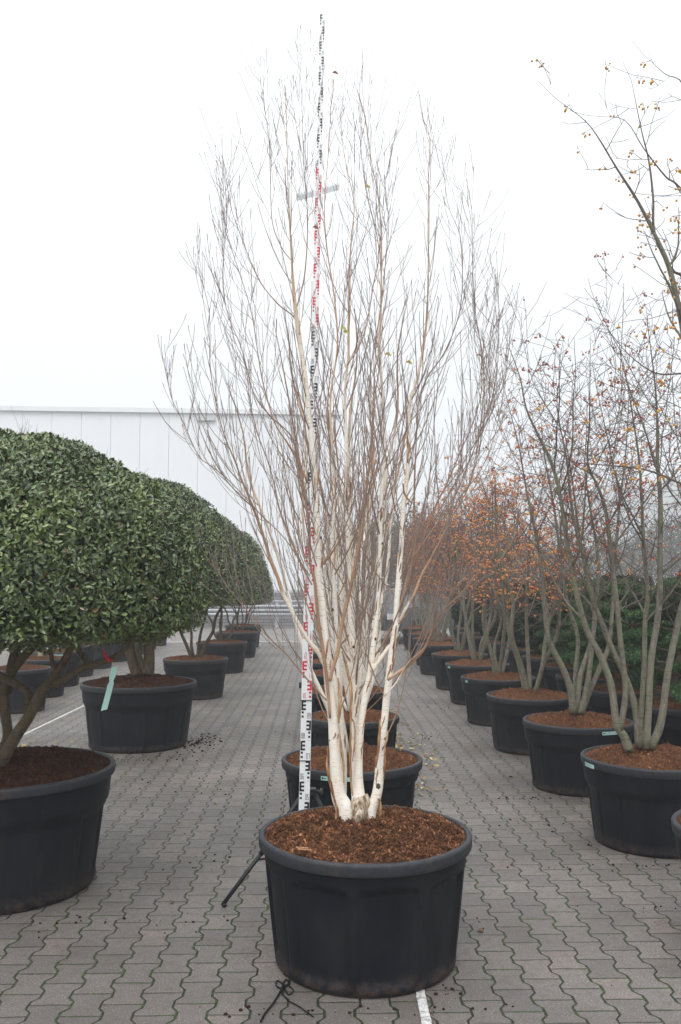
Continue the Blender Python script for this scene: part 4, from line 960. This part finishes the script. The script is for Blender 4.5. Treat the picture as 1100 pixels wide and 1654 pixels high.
# ------------------------------------------------------------------ cloud-pruned conifers and yews (second right row)
def pad_mesh(seed, n=900):
    rr = np.random.RandomState(seed); m = MB(); d = rr.normal(0, 1, (n, 3)); d /= np.linalg.norm(d, axis=1)[:, None]
    lump = np.array([1+.16*noise.noise(Vector(tuple(v*2.2+seed))) for v in d])
    P = d*np.array((.17, .17, .066))*lump[:, None]*(1-.12*rr.rand(n))[:, None]
    N = d*np.array((1, 1, 2)); N /= np.linalg.norm(N, axis=1)[:, None]
    scatter_leaves(m, rr, P, N, .030, .34, np.clip(rr.normal(.42, .22, n), 0, 1), .4, .1)
    P2 = P*.8; scatter_leaves(m, rr, P2, N, .028, .6, np.clip(rr.normal(.2, .1, n), 0, 1), 1.0, .1)
    return m.mesh('foliage_pad', M['needle'], False)
pads = [pad_mesh(s, 1300) for s in (1, 2, 3)]
def cloud(seed, loc, label, H=1.62):
    rr = np.random.RandomState(seed); t = thing('cloud_pruned_conifer', label, 'conifer', loc, rr.uniform(0, 6), 'cloud-pruned conifers behind the right row')
    tr = MB(); P = smoothline([(0, 0, .5), (.06, .03, .8), (-.05, 0, 1.1), (.02, .03, H-.1)], 5); tr.tube(P, np.linspace(.035, .012, len(P)), 9, 1)
    s = arclen(P); k = 0
    spots = [(0, 0, H-.05)]
    for lvl, z in enumerate((.74, .94, 1.14, 1.33, 1.49)):
        nn = (5, 5, 5, 4, 3)[lvl]; rad_ = (.44, .45, .41, .34, .2)[lvl]
        for j in range(nn):
            a = j*2*pi/nn+lvl*.6+rr.uniform(-.2, .2); q = rad_*rr.uniform(.8, 1.15); spots.append((cos(a)*q, sin(a)*q, z+rr.uniform(-.025, .025)))
    for (x, y, z) in spots:
        b = interp(P, s, np.clip((z-.65)/(H-.6), .05, .95)*s[-1]); tr.tube(smoothline([b, (b+np.array((x, y, z)))/2-np.array((0, 0, .03)), (x, y, z-.03)], 4), np.linspace(.011, .005, 9), 6, .6)
        o = link('foliage_pad', pads[rr.randint(0, 3)], t); o.location = (x, y, z); o.rotation_euler = (rr.uniform(-.15, .15), rr.uniform(-.15, .15), rr.uniform(0, 6)); sc = rr.uniform(.75, 1.0); o.scale = (sc, sc, sc)
    tr.obj('trunk', M['conif'], t); return t
for i in range(5):
    x, y = nrow[i]
    cloud(100+i, (x, y, 0), f'cloud-pruned conifer with rounded green pads in the {ORD[i]} pot of the second right row')
def yew(seed, loc, label, H, R):
    rr = np.random.RandomState(seed); t = thing('yew_bush', label, 'yew', loc, 0, 'dark yews behind the right row'); n = 5200
    z = rr.uniform(0, 1, n); a = rr.uniform(0, 2*pi, n); prof = R*(np.sin(np.clip(z*1.02, 0, 1)*pi*.86+.25))**.55
    P = np.stack([prof*np.cos(a), prof*np.sin(a), .55+(H-.55)*z], -1)
    bump = np.array([noise.noise(Vector(tuple(v*5+seed)))*.09 for v in P]); N = np.stack([np.cos(a), np.sin(a), (z-.4)], -1); N /= np.linalg.norm(N, axis=1)[:, None]
    P = P+N*(bump-rr.uniform(0, .10, n))[:, None]; m = MB()
    scatter_leaves(m, rr, P, N, .05, .28, np.clip(rr.normal(.5, .28, n), 0, 1), 1.1, .1)
    scatter_leaves(m, rr, P*np.array((.8, .8, 1)), N, .10, .6, np.clip(rr.normal(.15, .1, n), 0, 1), 1.1, .1)
    m.obj('foliage', M['yew'], t, False); MB().tube([(0, 0, .5), (0, .01, .9), (0, 0, H*.8)], [.03, .025, .01], 8, 1).obj('trunk', M['conif'], t); return t
y0 = yew(120, (nrow[5][0], nrow[5][1], 0), 'dark bushy yew in the sixth pot of the second right row', 1.55, .48)
for i in range(6, 11):
    dup(y0, (nrow[i][0], nrow[i][1], 0), i*1.4, f'dark bushy yew in the {ORD[i]} pot of the second right row', (.98, 1, .95, 1, 1)[i-6])

for i in range(9):
    x, y = 4.75+.12*(i % 2), 8.6+1.12*i
    pot((x, y, 0), .46, .56, 1, f'{ORD[i]} pot from the camera in the third row at right, almost hidden by conifers', 'pots of the third right row', meshes=(shM, riM, muM), rz=i*.9)
    dup(y0, (x, y, 0), i*1.9, f'dark yew standing in the {ORD[i]} pot of the third right row, behind the conifers', 1.0+.04*(i % 3))
# ------------------------------------------------------------------ misty trees, house and cars far behind
def far_tree(seed, loc, H, R, label, n=2600):
    rr = np.random.RandomState(seed); t = thing('distant_tree', label, 'distant tree', loc, 0, 'misty trees in the distance')
    P = smoothline([(0, 0, -.01), (.1, 0, H*.25), (-.1, 0, H*.6), (0, 0, H*.9)], 4); MB().tube(P, np.linspace(.16, .04, len(P)), 8, .7).obj('trunk', M['crab'], t)
    m = MB(); d = rr.normal(0, 1, (n, 3)); d /= np.linalg.norm(d, axis=1)[:, None]
    lump = np.array([1+.5*noise.noise(Vector(tuple(v*1.9+seed*3))) for v in d])
    Pp = d*np.array((R, R, H*.42))*lump[:, None]*(rr.rand(n)**.35)[:, None]+np.array((0, 0, H*.58))
    scatter_leaves(m, rr, Pp, d, .34, .35, np.clip(rr.normal(.5, .25, n), 0, 1), 1.2)
    for _ in range(60):
        b = interp(P, arclen(P), rr.uniform(.25, .95)*arclen(P)[-1]); dd = rr.normal(0, 1, 3); dd[2] = abs(dd[2])+.3
        Q, q = shoot(rr, b, dd, R*rr.uniform(.6, 1.2), .04, .06, .12, 7, .012); m.tube(Q, q, 4, .3, cap=False)
    m.obj('crown', M['misty'], t, False); return t
for i, (px, Y, H, R) in enumerate([(690, 46, 5.2, 2.4), (600, 50, 5.0, 2.3), (655, 58, 5.5, 2.6), (765, 52, 4.2, 2.2), (1085, 62, 6.2, 3.2), (985, 75, 5.4, 3.6), (1040, 90, 6.6, 4), (880, 80, 5.0, 3.4), (830, 66, 4.6, 2.6), (1150, 70, 7, 3.5)]):
    p = at(px, 940, Y)
    far_tree(200+i, (p[0], Y, 0), H, R, ['round grey-green tree in mist just right of the white stems', 'misty tree seen between the white birch stems', 'taller misty tree right behind the right-hand white stem', 'low misty tree above the parked vehicles',
        'misty tree at the right edge above the conifers', 'broad misty tree in front of the hill, above the conifers', 'farthest misty tree below the hill at right', 'faint low tree between the berry trees', 'small faint tree left of the mossy stems', 'misty tree just outside the right edge'][i])
h = thing('house', 'pale house with grey roof, faint between the far berry trees', 'house', (at(716, 940, 60)[0], 60, 0))
MB().box((0, 2, 1.3), (2.6, 4, 2.6)).obj('wall', M['beige'], h, False)
m = MB().add([(-1.5, -.2, 2.6), (1.5, -.2, 2.6), (1.5, 4.2, 2.6), (-1.5, 4.2, 2.6), (-1.5, 2, 3.7), (1.5, 2, 3.7)], [(0, 1, 5, 4), (2, 3, 4, 5), (0, 3, 2, 1)], [(0, 4, 3), (1, 2, 5)]); m.obj('roof', M['rooft'], h, False)
for x in (-.7, .6): MB().box((x, -.01, 1.5), (.7, .06, .9)).obj('window', M['glass'], h, False)
def car(loc, rz, mat, label, name='parked_car'):
    t = thing(name, label, 'car', loc, rz)
    prof = [(-2.1, .35), (-2.12, .75), (-1.95, .92), (-1.3, .98), (-.75, 1.40), (.75, 1.44), (1.5, 1.05), (2.05, .95), (2.1, .35)]
    m = MB(); V = []
    for s, k in ((-1, 1), (1, 1)):
        for (y, z) in prof: V.append((s*(.86 if z < 1 else .66), y, z))
    n = len(prof); Q = [(i, (i+1) % n, n+(i+1) % n, n+i) for i in range(n)]
    side = []
    m.add(V, Q)
    for o_ in (0, n):
        c = len(V); m.add([(V[o_][0], 0, .7)]+[V[o_+i] for i in range(n)], None, [(0, 1+i, 1+(i+1) % n) for i in range(n)])
    m.obj('body', mat, t, False)
    MB().add([(-.6, -1.24, 1.03), (.6, -1.24, 1.03), (.56, -.80, 1.38), (-.56, -.80, 1.38)], [(0, 1, 2, 3)]).obj('windscreen', M['glass'], t, False)
    for s in (-1, 1):
        MB().add([(s*.80, -1.0, 1.02), (s*.80, 1.2, 1.04), (s*.675, .7, 1.38), (s*.675, -.65, 1.36)], [(0, 1, 2, 3)]).obj('side_window', M['glass'], t, False)
        MB().box((s*.62, -2.11, .72), (.36, .06, .15)).obj('headlight', M['lampglass'], t, False)
        for y in (-1.35, 1.3):
            w = MB().tube([(s*.70, y, .32), (s*.89, y, .32)], .32, 24).obj('wheel', M['tyre'], t, False)
            MB().tube([(s*.885, y, .32), (s*.90, y, .32)], .19, 16).obj('rim', M['steel'], w, False)
    MB().box((0, -2.13, .48), (.5, .03, .11)).obj('number_plate', M['lampglass'], t, False)
    return t
p = gr(676, 1040); car((p[0], 23.0+1.6, -.006), radians(-34), M['carpaint'], 'dark car parked beyond the far end of the right pot row, one wheel showing')
p = at(722, 1000, 30); car((p[0], 31, -.006), radians(80), M['carwhite'], 'white car parked farther back behind the dark car')

# ------------------------------------------------------------------ levelling staff and its tripod
Pb = np.array((-.097, 4.458, 0)); Pt = np.array((-.002, 4.92, 5.0))
st = thing('levelling_staff', 'tall white levelling staff with red and black marks standing behind the front pot', 'measuring staff', tuple(Pb))
dv_ = Vector(Pt-Pb); LS = dv_.length; zc_ = dv_.normalized(); xc = Vector((1, 0, 0)); yc = zc_.cross(xc).normalized(); xc = yc.cross(zc_)
st.matrix_world = Matrix(((xc[0], yc[0], zc_[0], Pb[0]), (xc[1], yc[1], zc_[1], Pb[1]), (xc[2], yc[2], zc_[2], Pb[2]), (0, 0, 0, 1)))
KS = LS/5.0
secs = [(0, 2.03, .054, .030), (2.03, 3.02, .044, .024), (3.02, 4.01, .037, .019), (4.01, 5.0, .031, .014)]
def digit(ch, x, z, w, h, y):
    """seven-segment style narrow numerals drawn as small bars"""
    segs = {'0': 'abcdef', '1': 'bc', '2': 'abged', '3': 'abgcd', '4': 'fgbc', '5': 'afgcd', '6': 'afgecd', '7': 'abc', '8': 'abcdefg', '9': 'abcdfg'}[ch]
    t = w*.26; R = {'a': (0, h/2, w, t), 'g': (0, 0, w, t), 'd': (0, -h/2, w, t), 'b': (w/2, h/4, t, h/2), 'c': (w/2, -h/4, t, h/2), 'f': (-w/2, h/4, t, h/2), 'e': (-w/2, -h/4, t, h/2)}
    return [(x+R[s][0], z+R[s][1], R[s][2]+(t if s in 'agd' else 0), R[s][3]) for s in segs]
for si, (s0, s1, w, dp) in enumerate(secs):
    sec = MB().box((0, 0, (s0+s1)/2*KS), (w, dp, (s1-s0)*KS)).obj('staff_section', M['white'], st, False)
    if s0 > 0: pass
    if si < 3: MB().box((-w*.32, .002, s1*KS-.006), (w*.36+.004, dp+.004, .018)).obj('collar', M['dark'], sec, False)
    marks = {'black': MB(), 'red': MB()}; y = -dp/2-.0008
    dm0 = int(round(s0*10)); dm1 = int(round(s1*10))
    for dm in range(dm0, dm1):
        colr = 'red' if (dm//10) % 2 == 1 else 'black'; mb = marks[colr]
        z0 = dm/10; side = -1 if dm % 2 == 1 else 1     # E block at left for odd, right (mirrored) for even
        u = w/5.4; xe = side*(w/2-.0015)
        def bar(xa, xb, za, zb):
            zb_ = min(zb, s1-.02)
            if zb_ > za: mb.box(((xa+xb)/2, y, (za+zb_)/2*KS), (abs(xb-xa), .0012, (zb_-za)*KS))
        bar(xe, xe-side*u*.9, z0+.051, z0+.098)
        for k in (0, 2, 4): bar(xe-side*u*.9, xe-side*u*2.35, z0+.051+.0097*k, z0+.051+.0097*(k+1))
        for k in (1, 3): bar(xe-side*u*.2, xe-side*u*1.3, z0+.003+.0105*k, z0+.003+.0105*(k+1))
        bar(w/2-.0015, w/2-u*2, z0+.0997, z0+.1003)
        txt = f'{dm:02d}'
        for q, ch in enumerate(txt):
            for (bx, bz, bw, bh) in digit(ch, -side*(w*.26)+(q-.5)*w*.19, z0*KS+.024, w*.115, .026, y):
                mb.box((bx, y, bz), (bw, .0012, bh))
    for cn, mb in marks.items():
        if mb.n: mb.obj('scale_marks', M[cn], sec, False)
for s_ in (1.0, .70): MB().box((0, 0, s_*KS), (.066, .038, .004)).obj('band', M['dark'], st, False)
MB().box((-.034, 0, 1.075*KS), (.014, .02, .03)).obj('clip', M['dark'], st, False)

tp = thing('tripod', 'black tripod holding the levelling staff upright behind the front pot', 'tripod', (-.08, 4.53, 0))
o_ = np.array((-.08, 4.53, 0)); ap = at(500, 1278, 4.54)-o_
hd = MB().box((ap[0]-.005, ap[1], ap[2]), (.075, .05, .03)); hd.tube([ap+np.array((.03, 0, 0)), ap+np.array((.06, -.01, .0))], .008, 10); hd.obj('clamp', M['dark'], tp, False)
k_ = MB().tube([ap+np.array((.055, -.012, 0)), ap+np.array((.068, -.014, 0))], .018, 14); k_.obj('knob', M['dark'], tp, False)
for (fx, fy) in ((-.489, 4.462), (.20, 4.62), (-.10, 4.95)):
    f = np.array((fx, fy, 0))-o_; a = ap+np.array((np.sign(f[0])*.02, 0, 0)); d = f-a
    L = MB().tube([a, a+d*.55], .0135, 10); L.tube([a+d*.52, f+np.array((0, 0, .012))], .0105, 10)
    g_ = L.obj('leg', M['dark'], tp)
    MB().tube([f-d*.03+np.array((0, 0, .0)), f+np.array((0, 0, .004))], [.013, .013], 10).obj('foot', M['dark'], g_)
    MB().tube([a+d*.60, np.array((ap[0], ap[1]+.02, ap[2]*.42))], .0055, 8).obj('brace', M['dark'], g_)

# ------------------------------------------------------------------ cord on the ground by the front pot
cd = MB(); z = .006
def cordline(px): return smoothline([gr(x, y, z) for x, y in px], 5)
cd.tube(cordline([(458, 1590), (452, 1603), (446, 1613), (440, 1622), (428, 1637), (421, 1650)]), .0038, 7)
cd.tube(cordline([(458, 1590), (456, 1604), (466, 1616), (480, 1624), (492, 1632), (506, 1642)]), .0026, 7)
cd.tube(cordline([(458, 1590), (448, 1584), (446, 1592), (456, 1596), (466, 1588), (462, 1582), (456, 1590)]), .0030, 7)
cd.tube(cordline([(458, 1594), (466, 1606), (474, 1600), (466, 1592), (458, 1592)]), .0026, 7)
cd.ball(gr(458, 1592, .010), .009)
tag(cd.obj('cord', M['cord']), 'frayed black cord with a bow knot lying by the foot of the front pot', 'cord')

# ------------------------------------------------------------------ litter
rr = np.random.RandomState(5); cr_ = MB(); lt = MB()
def crumbs(cx, cy, n, sx, sy, smax=.012):
    for _ in range(n):
        x, y = cx+rr.normal(0, sx), cy+rr.normal(0, sy); s_ = .8*smax*rr.uniform(.12, 1)**2.2
        cr_.ball((x, y, s_*.35+.001), s_, rr.uniform(0, 1), (1, rr.uniform(.6, 1), .6))
c_ = gr(320, 1200); crumbs(c_[0], c_[1], 260, .10, .22, .018)
for px, py, n, sx, sy in ((230, 1225, 150, .28, .12), (870, 1330, 26, .12, .2), (905, 1350, 14, .1, .12), (345, 1390, 26, .08, .08), (700, 1140, 60, .1, .4), (680, 1190, 60, .12, .12), (250, 1272, 60, .30, .22), (420, 1275, 20, .3, .2), (590, 1632, 40, .3, .03), (1060, 1470, 14, .06, .03),
                          (1000, 1400, 60, .4, .03), (850, 1290, 30, .15, .04), (350, 1490, 12, .1, .1), (90, 1490, 40, .3, .04), (720, 1610, 30, .05, .05), (780, 1500, 10, .04, .1)):
    c_ = gr(px, py); crumbs(c_[0], c_[1], n, sx, sy)
for _ in range(170): crumbs(rr.uniform(-1.4, 1.8), 3+16*rr.rand()**1.5, 1, .01, .01, .009)
# loose compost just outside the rims
kind(cr_.obj('soil_crumbs', M['crumb']), 'stuff')
for cx, cy, n, sx, sy in ((.66, 8.5, 170, .16, .5), (.66, 6.85, 40, .12, .08), (.78, 10.5, 60, .15, .6), (-2.6, 8.4, 16, .3, .6)):
    for _ in range(n):
        th = rr.uniform(0, 6.28); leaf_shape(lt, np.array((cx+rr.normal(0, sx), cy+rr.normal(0, sy), rr.uniform(.004, .03))), rr.uniform(.03, .07), rr.uniform(.02, .04), np.array((cos(th), sin(th), rr.uniform(-.1, .3))), np.array((rr.normal(0, .3), rr.normal(0, .3), 1)), rr.uniform(.2, 1), .25)
kind(lt.obj('leaf_litter', M['deadleaf'], None, False), 'stuff')
spots = [(340, 1163, .95), (310, 1178, .6), (335, 1198, .85), (393, 1119, .8), (345, 1299, .4), (280, 1455, .15), (120, 1135, .85), (124, 1142, .7), (119, 1160, .45), (132, 1193, .85), (102, 1136, .8), (375, 1182, .3), (466, 1165, .95), (466, 1185, .95), (780, 1506, .1), (822, 1255, .15), (800, 1180, .3), (812, 1222, .25), (398, 1154, .75), (770, 1205, .3)]
for i, (px, py, tn) in enumerate(spots):
    q = gr(px, py, .004); th = rr.uniform(0, 6.28); m = MB(); L = rr.uniform(.035, .06)
    leaf_shape(m, np.array((0, 0, 0.)), L, L*.62, np.array((cos(th), sin(th), .12)), np.array((rr.normal(0, .15), rr.normal(0, .15), 1)), tn, .3)
    o = m.obj('fallen_leaf', M['deadleaf'], None, False); o.location = q
    where = ['left of the staff beyond the second left pot', 'just left of the pale one near the middle of the left aisle', 'on the left aisle level with the rim of the second middle pot', 'far up the left aisle', 'in the left aisle beside the front row of the staff tripod', 'in the left foreground aisle left of the tripod foot',
        'behind the left evergreen trunk, upper of two together', 'behind the left evergreen trunk, lower of two together', 'on the worn white line between the left pots', 'close to the foot of the muddy second left pot', 'leftmost behind the left evergreen trunk', 'in the middle of the left aisle', 'just left of the staff, upper of a pair', 'just left of the staff, lower of a pair',
        'right of the front pot, curled and alone', 'in the right aisle beside the berry pot with the rim label', 'in the right aisle near the fourth right pot', 'in the right aisle between the third and fourth right pots', 'in the left aisle near the third left pot', 'in the right aisle right of the second middle pot'][i]
    tone_w = 'dark brown' if tn < .2 else 'orange-brown' if tn < .5 else 'yellow' if tn < .78 else 'yellow-green' if tn < .9 else 'pale cream'
    tag(o, f'{tone_w} fallen leaf {where}', 'leaf', 'single leaves fallen on the paving')

# ------------------------------------------------------------------ mist
hz = MB().box((0, 196, 24.0), (800, 420, 50.5)); o = hz.obj('haze', None, None, False) if 0 else None
me = hz.mesh('haze', M['paint'], False); me.materials.clear()
hm = bpy.data.materials.new('mist'); hm.use_nodes = True; hn = hm.node_tree.nodes
hn.remove(hn['Principled BSDF']); pv = hn.new('ShaderNodeVolumePrincipled'); pv.inputs['Density'].default_value = .0038
pv.inputs['Color'].default_value = (.97, .98, 1.0, 1); pv.inputs['Anisotropy'].default_value = .2
hm.node_tree.links.new(pv.outputs[0], hn['Material Output'].inputs['Volume']); me.materials.append(hm)
o = link('haze', me); kind(o, 'stuff')
